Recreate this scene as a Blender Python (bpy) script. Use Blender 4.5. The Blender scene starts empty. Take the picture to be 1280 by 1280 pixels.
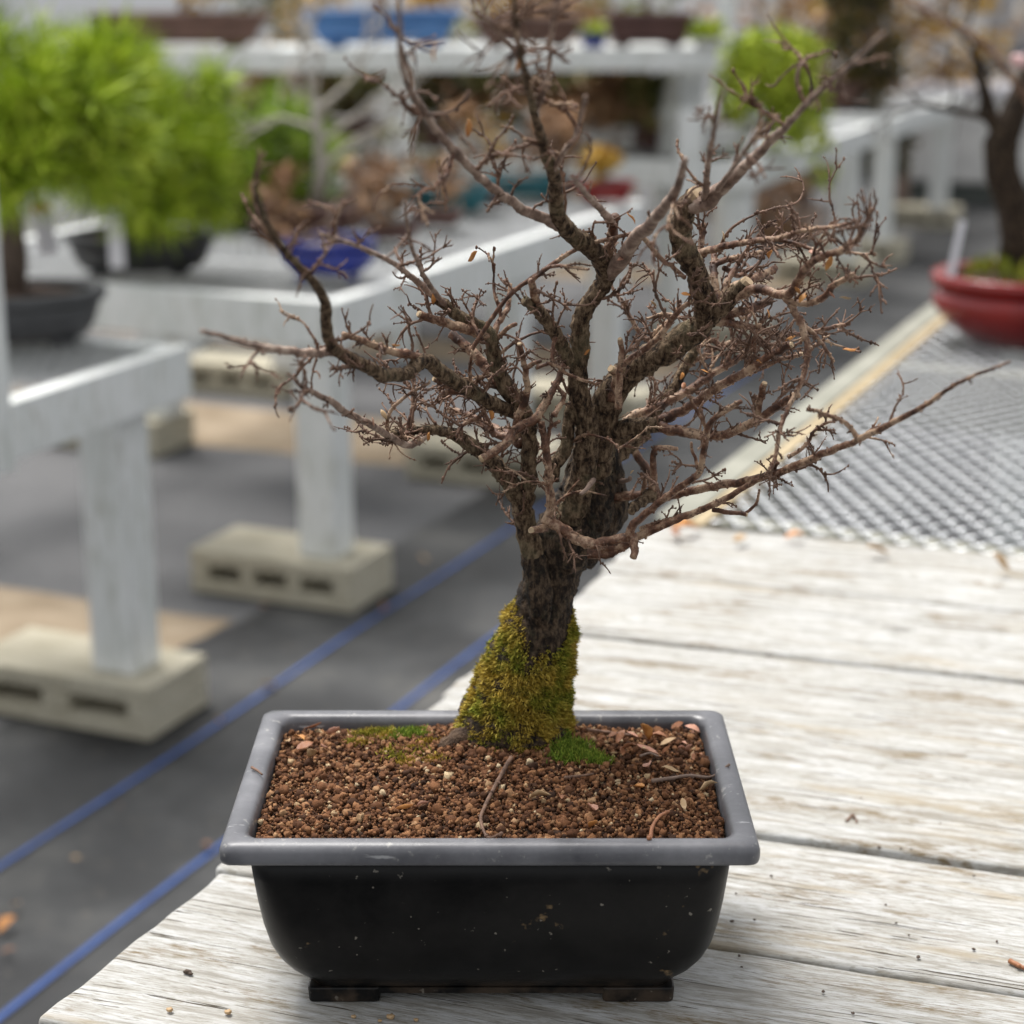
import bpy, math, random
import numpy as np
from mathutils import Vector, noise as mnoise
random.seed(7); rng = np.random.default_rng(7)
C = bpy.context.scene.collection
R = math.radians
# ------------------------------------------------------------------ camera model (metres, bench top z = 0, ground z = G)
H, TH, F, PSI, G = 0.588, R(15.9), 2400.0, R(23.2), -0.75
CAM = np.array([0, 0, H]); FW = np.array([0, math.cos(TH), -math.sin(TH)]); UP = np.array([0, math.sin(TH), math.cos(TH)]); RT = np.array([1.0, 0, 0])
def ray(x, y): return FW*F + RT*(x-640) - UP*(y-640)
def onz(x, y, z): d = ray(x, y); return CAM + d*((z-H)/d[2])
def ony(x, y, Y): d = ray(x, y); return CAM + d*(Y/d[1])
def px(p):
    v = np.asarray(p)-CAM; w = v@FW
    return 640+F*(v@RT)/w, 640-F*(v@UP)/w, w
def W(u, v, z=0.0):                       # bench-row frame: u across the aisle, v along it
    return np.array([u*math.cos(PSI)+v*math.sin(PSI), -u*math.sin(PSI)+v*math.cos(PSI), z])

# ------------------------------------------------------------------ scene helpers
def tag(o, label=None, cat=None, group=None, kind=None):
    if label: o['label'] = label
    if cat: o['category'] = cat
    if group: o['group'] = group
    if kind: o['kind'] = kind
    return o
def empty(name, loc, label, cat, group=None):
    o = bpy.data.objects.new(name, None); C.objects.link(o); o.location = loc; o.empty_display_size = 0.05
    return tag(o, label, cat, group)
def tree_loc(o):
    v = Vector((0, 0, 0))
    while o is not None: v += o.location; o = o.parent
    return v

class MB:
    """collects shapes in world coordinates and links them as one mesh object"""
    def __init__(s): s.v = []; s.f = []; s.n = 0
    def add(s, verts, faces):
        verts = np.asarray(verts, float).reshape(-1, 3)
        s.v.append(verts); b = s.n
        s.f.extend([tuple(i+b for i in f) for f in faces]); s.n += len(verts); return s
    def box(s, c, half, ax=None, ay=None, az=None, jit=0):
        ax = np.array([1., 0, 0]) if ax is None else ax; ay = np.array([0, 1., 0]) if ay is None else ay; az = np.array([0, 0, 1.]) if az is None else az
        c = np.asarray(c, float); V = []
        for k in (-1, 1):
            for j in (-1, 1):
                for i in (-1, 1): V.append(c+ax*half[0]*i+ay*half[1]*j+az*half[2]*k)
        s.add(V, [(0, 2, 3, 1), (4, 5, 7, 6), (0, 1, 5, 4), (2, 6, 7, 3), (0, 4, 6, 2), (1, 3, 7, 5)]); return s
    def rbox(s, u0, u1, v0, v1, z0, z1):          # box in the bench-row frame
        return s.box(W((u0+u1)/2, (v0+v1)/2, (z0+z1)/2), ((u1-u0)/2, (v1-v0)/2, (z1-z0)/2), W(1, 0), W(0, 1))
    def tube(s, pts, rad, seg=6, rough=0.0, squash=None, seed=0, capend=True):
        pts = np.asarray(pts, float); n = len(pts); rad = np.asarray(rad, float)
        if n < 2: return s
        t = np.gradient(pts, axis=0); t /= np.linalg.norm(t, axis=1)[:, None]+1e-12
        ref = np.array([0.31, 0.77, 0.55]) if abs(t[0]@np.array([0.31, 0.77, 0.55])) < .9 else np.array([1., 0, 0])
        nrm = ref-t[0]*(ref@t[0]); nrm /= np.linalg.norm(nrm); N = [nrm]
        for i in range(1, n):
            nrm = N[-1]-t[i]*(N[-1]@t[i]); nrm /= np.linalg.norm(nrm)+1e-12; N.append(nrm)
        N = np.array(N); B = np.cross(t, N)
        a = np.linspace(0, 2*math.pi, seg, endpoint=False)
        rr = rad[:, None]*np.ones((n, seg))
        if rough:
            rr = rr*(1+rough*rng.normal(0, 1, (n, seg)))
        V = pts[:, None]+rr[..., None]*(np.cos(a)[None, :, None]*N[:, None]+np.sin(a)[None, :, None]*B[:, None])
        fs = []
        for i in range(n-1):
            for j in range(seg):
                k = (j+1) % seg; fs.append((i*seg+j, i*seg+k, (i+1)*seg+k, (i+1)*seg+j))
        fs.append(tuple(range(seg-1, -1, -1)))
        if capend: fs.append(tuple((n-1)*seg+j for j in range(seg)))
        return s.add(V.reshape(-1, 3), fs)
    def loft(s, rings, cap0=True, cap1=True):
        n = len(rings[0]); fs = []
        for i in range(len(rings)-1):
            for j in range(n):
                k = (j+1) % n; fs.append((i*n+j, i*n+k, (i+1)*n+k, (i+1)*n+j))
        if cap0: fs.append(tuple(range(n-1, -1, -1)))
        if cap1: fs.append(tuple((len(rings)-1)*n+j for j in range(n)))
        return s.add(np.concatenate(rings), fs)
    def build(s, name, mat, parent=None, smooth=False, bevel=0, subd=0, origin=None):
        me = bpy.data.meshes.new(name); o = bpy.data.objects.new(name, me); C.objects.link(o)
        V = np.concatenate(s.v)
        if parent is not None:
            o.parent = parent; V = V-np.array(tree_loc(parent))
        elif origin is not None:
            o.location = origin; V = V-np.asarray(origin)
        me.from_pydata(V.tolist(), [], s.f); me.update()
        me.materials.append(mat)
        if smooth: me.polygons.foreach_set('use_smooth', [True]*len(me.polygons))
        if bevel:
            b = o.modifiers.new('bevel', 'BEVEL'); b.width = bevel; b.segments = 2; b.limit_method = 'ANGLE'; b.angle_limit = R(40)
        if subd:
            b = o.modifiers.new('sub', 'SUBSURF'); b.levels = b.render_levels = subd
        return o

def rrect(hx, hy, rc, c=(0, 0, 0), seg=5):
    rc = max(min(rc, hx-1e-5, hy-1e-5), 1e-4); P = []
    for sx, sy, a0 in ((1, 1, 0), (-1, 1, 90), (-1, -1, 180), (1, -1, 270)):
        for k in range(seg+1):
            a = R(a0+90*k/seg); P.append((c[0]+sx*(hx-rc)+rc*math.cos(a), c[1]+sy*(hy-rc)+rc*math.sin(a), c[2]))
    return np.array(P)
def ell(hx, hy, c=(0, 0, 0), n=40, rot=0.0):
    a = np.linspace(0, 2*math.pi, n, endpoint=False); x, y = hx*np.cos(a), hy*np.sin(a)
    return np.stack([c[0]+x*math.cos(rot)-y*math.sin(rot), c[1]+x*math.sin(rot)+y*math.cos(rot), np.full(n, c[2])], 1)
def rotz(P, a, c):
    P = np.asarray(P)-np.asarray([c[0], c[1], 0]); ca, sa = math.cos(a), math.sin(a)
    return np.stack([P[:, 0]*ca-P[:, 1]*sa+c[0], P[:, 0]*sa+P[:, 1]*ca+c[1], P[:, 2]], 1)
def quads(name, mat, P0, P1, wid, parent=None, curl=0.0, nrm=None, origin=None, taper=0.15):
    """many thin blades from P0 to P1 in one mesh (needles, moss strands)"""
    n = len(P0); d = P1-P0; L = np.linalg.norm(d, axis=1)[:, None]
    rv = rng.normal(0, 1, (n, 3)); sd = np.cross(d, rv); sd /= np.linalg.norm(sd, axis=1)[:, None]+1e-12
    up = np.cross(sd, d); up /= np.linalg.norm(up, axis=1)[:, None]+1e-12
    mid = (P0+P1)/2+up*L*curl; w = np.asarray(wid).reshape(-1, 1)*np.ones((n, 1))
    V = np.stack([P0-sd*w*.6, P0+sd*w*.6, mid+sd*w, mid-sd*w, P1+sd*w*taper, P1-sd*w*taper], 1).reshape(-1, 3)
    b = np.arange(n)[:, None]*6
    Fq = np.concatenate([b+np.array([[0, 1, 2, 3]]), b+np.array([[3, 2, 4, 5]])], 1).reshape(-1, 4)
    return bulk(name, mat, V, Fq, parent, origin)
def bulk(name, mat, V, Fq, parent=None, origin=None, smooth=True):
    me = bpy.data.meshes.new(name); o = bpy.data.objects.new(name, me); C.objects.link(o)
    if parent is not None: o.parent = parent; V = V-np.array(tree_loc(parent))
    elif origin is not None: o.location = origin; V = V-np.asarray(origin)
    k = Fq.shape[1]
    me.vertices.add(len(V)); me.vertices.foreach_set('co', V.astype(np.float32).ravel())
    me.loops.add(Fq.size); me.loops.foreach_set('vertex_index', Fq.astype(np.int32).ravel())
    me.polygons.add(len(Fq)); me.polygons.foreach_set('loop_start', np.arange(len(Fq), dtype=np.int32)*k)
    me.polygons.foreach_set('loop_total', np.full(len(Fq), k, dtype=np.int32))
    if smooth: me.polygons.foreach_set('use_smooth', np.ones(len(Fq), dtype=bool))
    me.update(calc_edges=True); me.validate(); me.materials.append(mat); return o
def ico(sub):
    import bmesh
    bm = bmesh.new(); bmesh.ops.create_icosphere(bm, subdivisions=sub, radius=1)
    V = np.array([v.co[:] for v in bm.verts]); Fa = np.array([[v.index for v in f.verts] for f in bm.faces]); bm.free(); return V, Fa
ICO1, ICO2 = ico(1), ico(2)

# ------------------------------------------------------------------ materials
class NT:
    def __init__(s, name, rough=0.6, base=(.5, .5, .5), metal=0.0, spec=0.5):
        s.m = bpy.data.materials.new(name); s.m.use_nodes = True; s.t = s.m.node_tree
        s.b = s.t.nodes['Principled BSDF']; s.b.inputs['Roughness'].default_value = rough
        s.b.inputs['Base Color'].default_value = (*base, 1); s.b.inputs['Metallic'].default_value = metal
        s.b.inputs['Specular IOR Level'].default_value = spec
    def n(s, t, **kw):
        x = s.t.nodes.new('ShaderNode'+t)
        for k, v in kw.items(): setattr(x, k, v)
        return x
    def put(s, sock, val):
        if isinstance(val, bpy.types.NodeSocket): s.t.links.new(val, sock)
        elif isinstance(val, (tuple, list)) and len(val) == 3 and sock.type == 'RGBA': sock.default_value = (*val, 1)
        else: sock.default_value = val
    def co(s, scale=(1, 1, 1), rnd=False, kind='Object', rot=(0, 0, 0)):
        c = s.n('TexCoord').outputs[kind]; m = s.n('Mapping'); m.inputs['Scale'].default_value = scale; m.inputs['Rotation'].default_value = rot
        s.put(m.inputs['Vector'], c)
        if rnd:
            o = s.n('ObjectInfo').outputs['Random']; k = s.n('Math', operation='MULTIPLY'); s.put(k.inputs[0], o); k.inputs[1].default_value = 37.0
            s.put(m.inputs['Location'], k.outputs[0])
        return m.outputs[0]
    def noise(s, vec, scale=5, detail=4, rough=.55, dist=0.0, out='Fac'):
        x = s.n('TexNoise'); s.put(x.inputs['Vector'], vec); x.inputs['Scale'].default_value = scale; x.inputs['Detail'].default_value = detail
        x.inputs['Roughness'].default_value = rough; x.inputs['Distortion'].default_value = dist; return x.outputs[out]
    def ramp(s, fac, stops, interp='LINEAR'):
        x = s.n('ValToRGB'); s.put(x.inputs[0], fac); e = x.color_ramp.elements; x.color_ramp.interpolation = interp
        while len(e) < len(stops): e.new(0.5)
        for k, (p, c) in enumerate(stops):
            e[k].position = p; e[k].color = (*c, 1) if isinstance(c, (tuple, list)) else (c, c, c, 1)
        return x.outputs[0]
    def mix(s, fac, a, b, mode='MIX'):
        x = s.n('Mix', data_type='RGBA', blend_type=mode); s.put(x.inputs[0], fac); s.put(x.inputs[6], a); s.put(x.inputs[7], b); return x.outputs[2]
    def math(s, op, a, b=0.0):
        x = s.n('Math', operation=op); s.put(x.inputs[0], a); s.put(x.inputs[1], b); return x.outputs[0]
    def island(s): return s.n('NewGeometry').outputs['Random Per Island']
    def color(s, v): s.put(s.b.inputs['Base Color'], v); return s
    def rough(s, v): s.put(s.b.inputs['Roughness'], v); return s
    def bump(s, h, strength=.4, dist=.001):
        x = s.n('Bump'); s.put(x.inputs['Height'], h); x.inputs['Strength'].default_value = strength; x.inputs['Distance'].default_value = dist
        s.put(s.b.inputs['Normal'], x.outputs[0]); return s
MAT = {}
def simple(name, c1, c2, scale=20, rough=.6, bump=0, dist=.001, spec=.5, detail=4, metal=0.0):
    t = NT(name, rough, spec=spec, metal=metal); f = t.noise(t.co(), scale, detail)
    t.color(t.ramp(f, [(.3, c1), (.7, c2)]))
    if bump: t.bump(t.noise(t.co(), scale*2.5, 5), bump, dist)
    MAT[name] = t.m; return t

def wood_planks():
    t = NT('weathered_white_planks', .75, spec=.2)
    warp = t.noise(t.co((1.5, 7, 5), True), 1.6, 3, out='Color')
    def st(sc, amt):
        v = t.co(sc, True); a = t.n('VectorMath', operation='MULTIPLY_ADD'); t.put(a.inputs[0], warp); a.inputs[1].default_value = (amt*.3, amt, amt); t.put(a.inputs[2], v); return a.outputs[0]
    fine = t.noise(st((80, 640, 80), 12), 1, 8, .72)
    med = t.noise(st((15, 180, 40), 5), 1, 8, .72)
    # one knot on each plank: the grain turns into rings round it
    c0 = t.n('SeparateXYZ'); t.put(c0.inputs[0], t.n('TexCoord').outputs['Object']); rnd = t.n('ObjectInfo').outputs['Random']
    kx = t.math('MULTIPLY_ADD', rnd, .9); kx.node.inputs[2].default_value = .045
    dx = t.math('MULTIPLY', t.math('SUBTRACT', c0.outputs[0], kx), 13.0); dy = t.math('MULTIPLY', t.math('SUBTRACT', c0.outputs[1], t.math('MULTIPLY_ADD', rnd, .08)), 30.0); dy.node.inputs[0].links[0].from_node.inputs[1].links[0].from_node.inputs[2].default_value = .05
    kd = t.math('SQRT', t.math('ADD', t.math('MULTIPLY', dx, dx), t.math('MULTIPLY', dy, dy))); kf = t.ramp(kd, [(.35, 1.0), (1.0, 0.0)])
    wob = t.noise(t.co((60, 60, 60), True), 1, 3); rv = t.n('CombineXYZ'); t.put(rv.inputs[0], t.math('ADD', t.math('MULTIPLY', kd, 14.0), t.math('MULTIPLY', wob, 5.0)))
    ring = t.noise(rv.outputs[0], 1.0, 3, .6)
    m_ = t.n('Mix', data_type='FLOAT'); t.put(m_.inputs[0], kf); t.put(m_.inputs[2], med); t.put(m_.inputs[3], ring); med = m_.outputs[0]
    m_ = t.n('Mix', data_type='FLOAT'); t.put(m_.inputs[0], t.math('MULTIPLY', kf, .7)); t.put(m_.inputs[2], fine); t.put(m_.inputs[3], ring); fine = m_.outputs[0]
    wide = t.noise(st((2.0, 24, 10), 1.5), 1.3, 6, .6)
    worn = t.noise(t.co((6, 14, 14), True), 1.2, 7, .68)
    fleck = t.noise(t.co((160, 420, 200), True), 1, 3, .6)
    col = t.ramp(med, [(.38, (.29, .275, .245)), (.47, (.42, .41, .38)), (.55, (.51, .512, .502)), (.7, (.545, .547, .54))])
    col = t.mix(t.ramp(fine, [(.39, .9), (.505, 0.0)]), col, (.275, .26, .22))
    col = t.mix(t.math('MULTIPLY', t.ramp(wide, [(.36, .65), (.43, 0.0)]), t.ramp(worn, [(.40, 0.0), (.58, 1.0)])), col, (.34, .275, .175))
    wear = t.math('MULTIPLY', t.ramp(worn, [(.54, 0.0), (.66, .85)]), t.ramp(fine, [(.42, 1.0), (.56, .05)]))
    col = t.mix(wear, col, (.33, .305, .26))
    spot = t.math('MULTIPLY', t.ramp(t.noise(t.co((9, 30, 26), True), 1.0, 6, .72), [(.545, 0.0), (.64, .95)]), t.ramp(fine, [(.40, 1.0), (.62, .1)]))
    col = t.mix(spot, col, (.17, .12, .055))
    col = t.mix(t.ramp(fleck, [(.70, 0.0), (.74, .7)]), col, (.26, .23, .18))
    crack = t.ramp(t.noise(st((6, 330, 40), 9), 1, 4, .55), [(.345, 1.0), (.365, 0.0)])
    col = t.mix(crack, col, (.075, .062, .045)); t.color(col)
    h = t.math('ADD', t.math('MULTIPLY', fine, .7), t.math('SUBTRACT', med, crack))
    t.bump(h, .7, .0018); MAT['planks'] = t.m
wood_planks()

def white_paint():
    t = NT('chalky_white_paint', .6, spec=.3)
    a = t.noise(t.co((3, 3, 1.0), True), 6, 5, .6); b = t.noise(t.co((30, 30, 6), True), 2, 4, .6)
    col = t.ramp(a, [(.3, (.70, .73, .705)), (.6, (.82, .835, .82))])
    col = t.mix(t.ramp(b, [(.32, .6), (.46, 0.0)]), col, (.46, .47, .40)); g_ = t.noise(t.co((9, 9, 2.2), True), 3, 6, .7); col = t.mix(t.ramp(g_, [(.58, 0.0), (.68, .55)]), col, (.36, .35, .27)); t.color(col); t.bump(b, .3, .001); MAT['white'] = t.m
white_paint()

def fabric():
    t = NT('black_weed_fabric', .62, spec=.45)
    a = t.noise(t.co((1, 1, 1)), 3.0, 5, .6); w = t.n('TexWave'); w.inputs['Scale'].default_value = 90; t.put(w.inputs['Vector'], t.co((1, 1, 1), rot=(0, 0, PSI)))
    c = t.ramp(a, [(.34, (.008, .0085, .0095)), (.48, (.018, .019, .0205)), (.60, (.042, .043, .044)), (.72, (.085, .083, .078))])
    d = t.ramp(t.noise(t.co(), 45, 3), [(.62, 0.0), (.75, .35)])
    t.color(t.mix(d, c, (.16, .14, .11))); t.bump(w.outputs['Fac'], .3, .001); MAT['fabric'] = t.m
fabric()
def ground_mat():
    t = NT('grey_gravel_ground', .9, spec=.2)
    a = t.noise(t.co(), 1.7, 6, .6); b = t.noise(t.co(), 60, 3)
    c = t.ramp(a, [(.3, (.105, .107, .112)), (.7, (.165, .165, .168))]); t.color(t.mix(t.ramp(b, [(.35, .5), (.6, 0.0)]), c, (.08, .08, .08))); t.bump(b, .5, .004); MAT['ground'] = t.m
ground_mat()
simple('dirt', (.22, .17, .115), (.34, .275, .20), 9, .95, .5, .003, .2, 6)
simple('blue_line', (.018, .06, .23), (.035, .095, .31), 30, .5)
def concrete():
    t = NT('grey_concrete', .92, spec=.2)
    a = t.noise(t.co(), 9, 6, .65); b = t.noise(t.co(), 130, 3, .6)
    c = t.ramp(a, [(.3, (.40, .365, .275)), (.7, (.56, .525, .42))]); t.color(t.mix(t.ramp(b, [(.3, .7), (.45, 0.0)]), c, (.20, .18, .14))); t.bump(b, .6, .002); MAT['concrete'] = t.m
concrete()
def galv():
    t = NT('galvanised_steel', .42, metal=.55)
    a = t.noise(t.co(), 40, 4); t.color(t.ramp(a, [(.3, (.33, .345, .36)), (.7, (.52, .535, .55))])); MAT['galv'] = t.m
    t = NT('dull_galvanised_steel', .6, metal=.3)
    a = t.noise(t.co(), 30, 4); t.color(t.ramp(a, [(.3, (.22, .23, .24)), (.7, (.34, .35, .36))])); MAT['galv_dull'] = t.m
galv()
simple('frame_wood', (.215, .215, .175), (.32, .315, .265), 14, .75, .3, .001, .3, 6)
simple('tan_wood', (.33, .25, .14), (.48, .40, .27), 16, .8, .3, .001, .2, 6)

def pot_body():
    t = NT('black_plastic', .33, spec=.22)
    d = t.noise(t.co(), 26, 7, .7); sp = t.noise(t.co(), 190, 2, .5); m = t.noise(t.co(), 14, 5, .7); z = t.n('SeparateXYZ'); t.put(z.inputs[0], t.co())
    col = t.ramp(d, [(.35, (.004, .004, .0042)), (.75, (.014, .013, .0125))])
    dust = t.ramp(sp, [(.71, 0.0), (.745, .8)]); col = t.mix(dust, col, (.22, .20, .17))
    mud = t.math('MULTIPLY', t.ramp(m, [(.65, 0.0), (.675, 1.0)]), t.ramp(t.noise(t.co(), 120, 3), [(.35, 0.0), (.55, 1.0)])); col = t.mix(mud, col, (.17, .115, .06))
    low = t.math('MULTIPLY', t.ramp(z.outputs[2], [(.008, 1.0), (.022, 0.0)]), t.ramp(t.noise(t.co(), 60, 4), [(.4, 0.0), (.62, .7)])); col = t.mix(low, col, (.07, .05, .035))
    t.color(col); t.rough(t.ramp(d, [(.3, .27), (.7, .48)])); t.bump(t.math('ADD', d, t.math('MULTIPLY', mud, 2.0)), .12, .001); MAT['pot_body'] = t.m
    t = NT('sun_bleached_plastic', .36, spec=.5)
    d = t.noise(t.co(), 16, 6, .65); sp = t.noise(t.co((1, 1, 1)), 120, 4, .65); sc = t.noise(t.co((30, 160, 160)), 1, 4, .6)
    col = t.ramp(d, [(.34, (.075, .076, .084)), (.5, (.12, .121, .132)), (.64, (.175, .176, .188))])
    col = t.mix(t.ramp(sp, [(.63, 0.0), (.70, .55)]), col, (.40, .39, .36)); col = t.mix(t.ramp(sc, [(.67, 0.0), (.72, .6)]), col, (.5, .5, .5))
    col = t.mix(t.ramp(t.noise(t.co(), 11, 5, .7), [(.64, 0.0), (.74, .55)]), col, (.30, .25, .15))
    t.color(col); t.rough(t.ramp(d, [(.3, .28), (.7, .50)])); t.bump(t.math('ADD', d, sp), .18, .001); MAT['pot_rim'] = t.m
pot_body()
def soil_mat():
    t = NT('brown_clay_granules', .9, spec=.2)
    i = t.island(); a = t.noise(t.co(), 300, 3)
    c = t.ramp(i, [(0, (.030, .015, .009)), (.25, (.085, .036, .017)), (.5, (.15, .065, .029)), (.72, (.22, .10, .045)), (.88, (.31, .155, .072)), (.96, (.36, .21, .11)), (.985, (.48, .34, .19)), (1, (.60, .48, .31))])
    t.color(t.mix(t.ramp(a, [(.35, .5), (.6, 0.0)]), c, (.045, .022, .012), 'MIX')); t.bump(t.noise(t.co(), 900, 2), .5, .0006); MAT['soil'] = t.m
    simple('soil_bed', (.02, .011, .007), (.06, .03, .016), 150, .95)
soil_mat()
def bark():
    t = NT('old_grey_brown_bark', .85, spec=.25)
    a = t.noise(t.co(), 55, 6, .7); b = t.noise(t.co((1, 1, .5)), 300, 5, .7); l = t.noise(t.co(), 38, 5, .65)
    c = t.ramp(b, [(.37, (.011, .0065, .0038)), (.47, (.085, .053, .031)), (.62, (.28, .20, .125))])
    c = t.mix(t.ramp(l, [(.52, 0.0), (.64, .4)]), c, (.22, .19, .11)); c = t.mix(t.ramp(a, [(.30, .85), (.43, 0.0)]), c, (.035, .025, .018))
    t.color(c); t.bump(t.math('ADD', b, a), 1.0, .004); MAT['bark'] = t.m
    t = NT('dark_trunk_bark', .8, spec=.3)
    a = t.noise(t.co(), 70, 6, .7); b = t.noise(t.co((1, 1, .4)), 260, 5, .7)
    c = t.ramp(b, [(.39, (.006, .0038, .0024)), (.49, (.030, .0185, .011)), (.62, (.13, .088, .054))]); c = t.mix(t.ramp(a, [(.55, 0.0), (.7, .4)]), c, (.12, .105, .06))
    t.color(c); t.bump(t.math('ADD', b, a), 1.0, .005); MAT['trunk'] = t.m
    t = NT('young_red_brown_bark', .6, spec=.4)
    a = t.noise(t.co(), 70, 5, .7); b = t.noise(t.co(), 420, 4, .7)
    c = t.ramp(a, [(.37, (.042, .017, .009)), (.48, (.15, .07, .04)), (.60, (.43, .295, .195))]); c = t.mix(t.ramp(b, [(.34, .9), (.46, 0.0)]), c, (.045, .026, .018))
    t.color(c); t.bump(b, .6, .0008); MAT['young'] = t.m
    simple('dark_twig_bark', (.04, .019, .011), (.25, .145, .095), 120, .65, .4, .0006, .4)
    simple('cut_wood', (.30, .20, .11), (.52, .40, .26), 200, .8)
bark()
simple('root', (.03, .018, .012), (.17, .11, .072), 170, .9, 1.0, .004, .25, 6)
t = NT('pale_outer_bark', .65, spec=.35); a_ = t.noise(t.co(), 80, 5, .7)
t.color(t.ramp(a_, [(.36, (.10, .062, .046)), (.5, (.25, .17, .13)), (.64, (.45, .35, .28))])); t.bump(t.noise(t.co(), 380, 4, .7), .6, .0008); MAT['outer'] = t.m
def moss_mat():
    t = NT('golden_green_moss', .8, spec=.2)
    i = t.island(); a = t.noise(t.co(), 42, 4, .6)
    g = t.ramp(i, [(0, (.06, .08, .008)), (.4, (.17, .20, .02)), (.75, (.33, .33, .04)), (1, (.50, .42, .07))])
    y = t.ramp(i, [(0, (.20, .14, .016)), (.5, (.42, .29, .04)), (1, (.62, .46, .10))])
    t.color(t.mix(t.ramp(a, [(.40, 0.0), (.55, .95)]), g, y)); MAT['moss'] = t.m
    t = NT('bright_green_moss', .8, spec=.2); i = t.island()
    t.color(t.ramp(i, [(0, (.06, .10, .01)), (.5, (.15, .24, .025)), (1, (.36, .40, .06))])); MAT['moss_bright'] = t.m
moss_mat()
def leafmats():
    for nm, c1, c2 in (('leaf_orange', (.42, .16, .04), (.62, .30, .09)), ('leaf_brown', (.22, .085, .04), (.38, .17, .08)), ('leaf_pink', (.42, .20, .14), (.55, .30, .20)), ('leaf_tan', (.38, .24, .12), (.52, .37, .21))):
        t = simple(nm, c1, c2, 160, .55, .4, .0005, .4)
    for nm, a, b, c in (('needles', (.025, .055, .004), (.33, .46, .02), (.66, .74, .10)), ('needles_dark', (.022, .05, .005), (.22, .36, .02), (.46, .58, .07)), ('lime', (.10, .17, .008), (.40, .50, .03), (.66, .70, .10)),
                        ('conifer', (.012, .018, .004), (.06, .06, .012), (.22, .13, .03)), ('maple_tan', (.16, .085, .045), (.34, .20, .11), (.50, .30, .15)), ('olive', (.05, .07, .02), (.14, .15, .04), (.30, .22, .09)), ('amber', (.30, .16, .02), (.50, .30, .04), (.60, .42, .08)), ('mossy', (.10, .12, .01), (.24, .28, .02), (.42, .40, .05))):
        t = NT(nm, .55, spec=.3); f_ = t.math('ADD', t.math('MULTIPLY', t.island(), .45), t.math('MULTIPLY', t.ramp(t.noise(t.co(), 15, 3, .6), [(.36, 0.0), (.64, 1.0)]), .55)); t.color(t.ramp(f_, [(.08, a), (.5, b), (.95, c)])); t.b.inputs['Subsurface Weight'].default_value = 0.0; MAT[nm] = t.m
leafmats()
simple('glaze_red', (.17, .006, .007), (.27, .016, .014), 14, .12, .05, .001, .6)
simple('glaze_blue', (.006, .012, .16), (.012, .03, .26), 14, .15, 0, spec=.6)
simple('glaze_sky', (.03, .11, .30), (.07, .19, .42), 9, .3, spec=.5)
simple('clay_brown', (.085, .045, .033), (.14, .075, .055), 12, .7)
simple('clay_dark', (.075, .035, .03), (.12, .06, .05), 12, .7)
simple('pot_black', (.010, .010, .011), (.022, .022, .023), 10, .45)
simple('pot_grey', (.035, .036, .038), (.075, .076, .08), 10, .55)
simple('pot_white', (.55, .55, .54), (.72, .72, .70), 10, .35)
simple('pot_teal', (.01, .08, .10), (.02, .14, .17), 10, .3)
simple('bare_grey', (.34, .31, .27), (.50, .46, .41), 60, .8)
simple('bare_brown', (.15, .10, .075), (.28, .20, .155), 80, .8)
simple('pine_bark', (.05, .035, .026), (.14, .10, .075), 60, .9, .8, .003)
simple('petal', (.72, .42, .42), (.82, .58, .56), 60, .5)
simple('tag_white', (.70, .69, .74), (.80, .79, .83), 30, .4)
simple('tag_orange', (.62, .16, .06), (.7, .25, .10), 30, .5)
def wall_mat():
    t = NT('ribbed_white_panel', .45, spec=.4); w = t.n('TexWave'); w.inputs['Scale'].default_value = 2.5; t.put(w.inputs['Vector'], t.co((1, 1, 0)))
    a = t.noise(t.co(), 1.2, 4); t.color(t.ramp(a, [(.3, (.74, .75, .76)), (.7, (.84, .845, .85))])); t.bump(w.outputs['Fac'], .3, .01); MAT['wall'] = t.m
wall_mat()
simple('wall_grey', (.30, .31, .33), (.40, .41, .43), 2, .5)
simple('blue_grey', (.16, .22, .28), (.22, .28, .34), 4, .5)
simple('base_dark', (.07, .085, .075), (.12, .13, .12), 4, .7)

# ------------------------------------------------------------------ world, light, camera
wd = bpy.data.worlds.new('World'); bpy.context.scene.world = wd; wd.use_nodes = True
nt = wd.node_tree; bg = nt.nodes['Background']; sky = nt.nodes.new('ShaderNodeTexSky'); sky.sky_type = 'NISHITA'; sky.sun_disc = False
SEL, SAZ = R(68), R(-35)                              # azimuth measured from +Y towards +X
sky.sun_elevation = SEL; sky.sun_rotation = SAZ; sky.air_density = 1.0; sky.dust_density = 3.5; sky.ozone_density = 0.6; sky.altitude = 200
hs = nt.nodes.new('ShaderNodeHueSaturation'); hs.inputs['Saturation'].default_value = 0.12     # an overcast sky has little colour
nt.links.new(sky.outputs[0], hs.inputs['Color']); nt.links.new(hs.outputs[0], bg.inputs['Color']); bg.inputs['Strength'].default_value = 0.115
sl = bpy.data.lights.new('sun', 'SUN'); sl.energy = 1.9; sl.angle = R(22); sl.color = (1.0, .965, .92)
so = bpy.data.objects.new('sun', sl); C.objects.link(so)
sd = Vector((math.cos(SEL)*math.sin(SAZ), math.cos(SEL)*math.cos(SAZ), math.sin(SEL))); so.rotation_euler = sd.to_track_quat('Z', 'Y').to_euler(); so.location = (2, 2, 5)
cd = bpy.data.cameras.new('camera'); co = bpy.data.objects.new('camera', cd); C.objects.link(co); bpy.context.scene.camera = co
cd.sensor_width = 36; cd.lens = 36*F/1280; cd.clip_start = .02; cd.clip_end = 500; co.location = (0, 0, H); co.rotation_euler = (math.pi/2-TH, 0, 0)
cd.dof.use_dof = True; cd.dof.focus_distance = 1.115; cd.dof.aperture_fstop = 5.7; cd.dof.aperture_blades = 0
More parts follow.
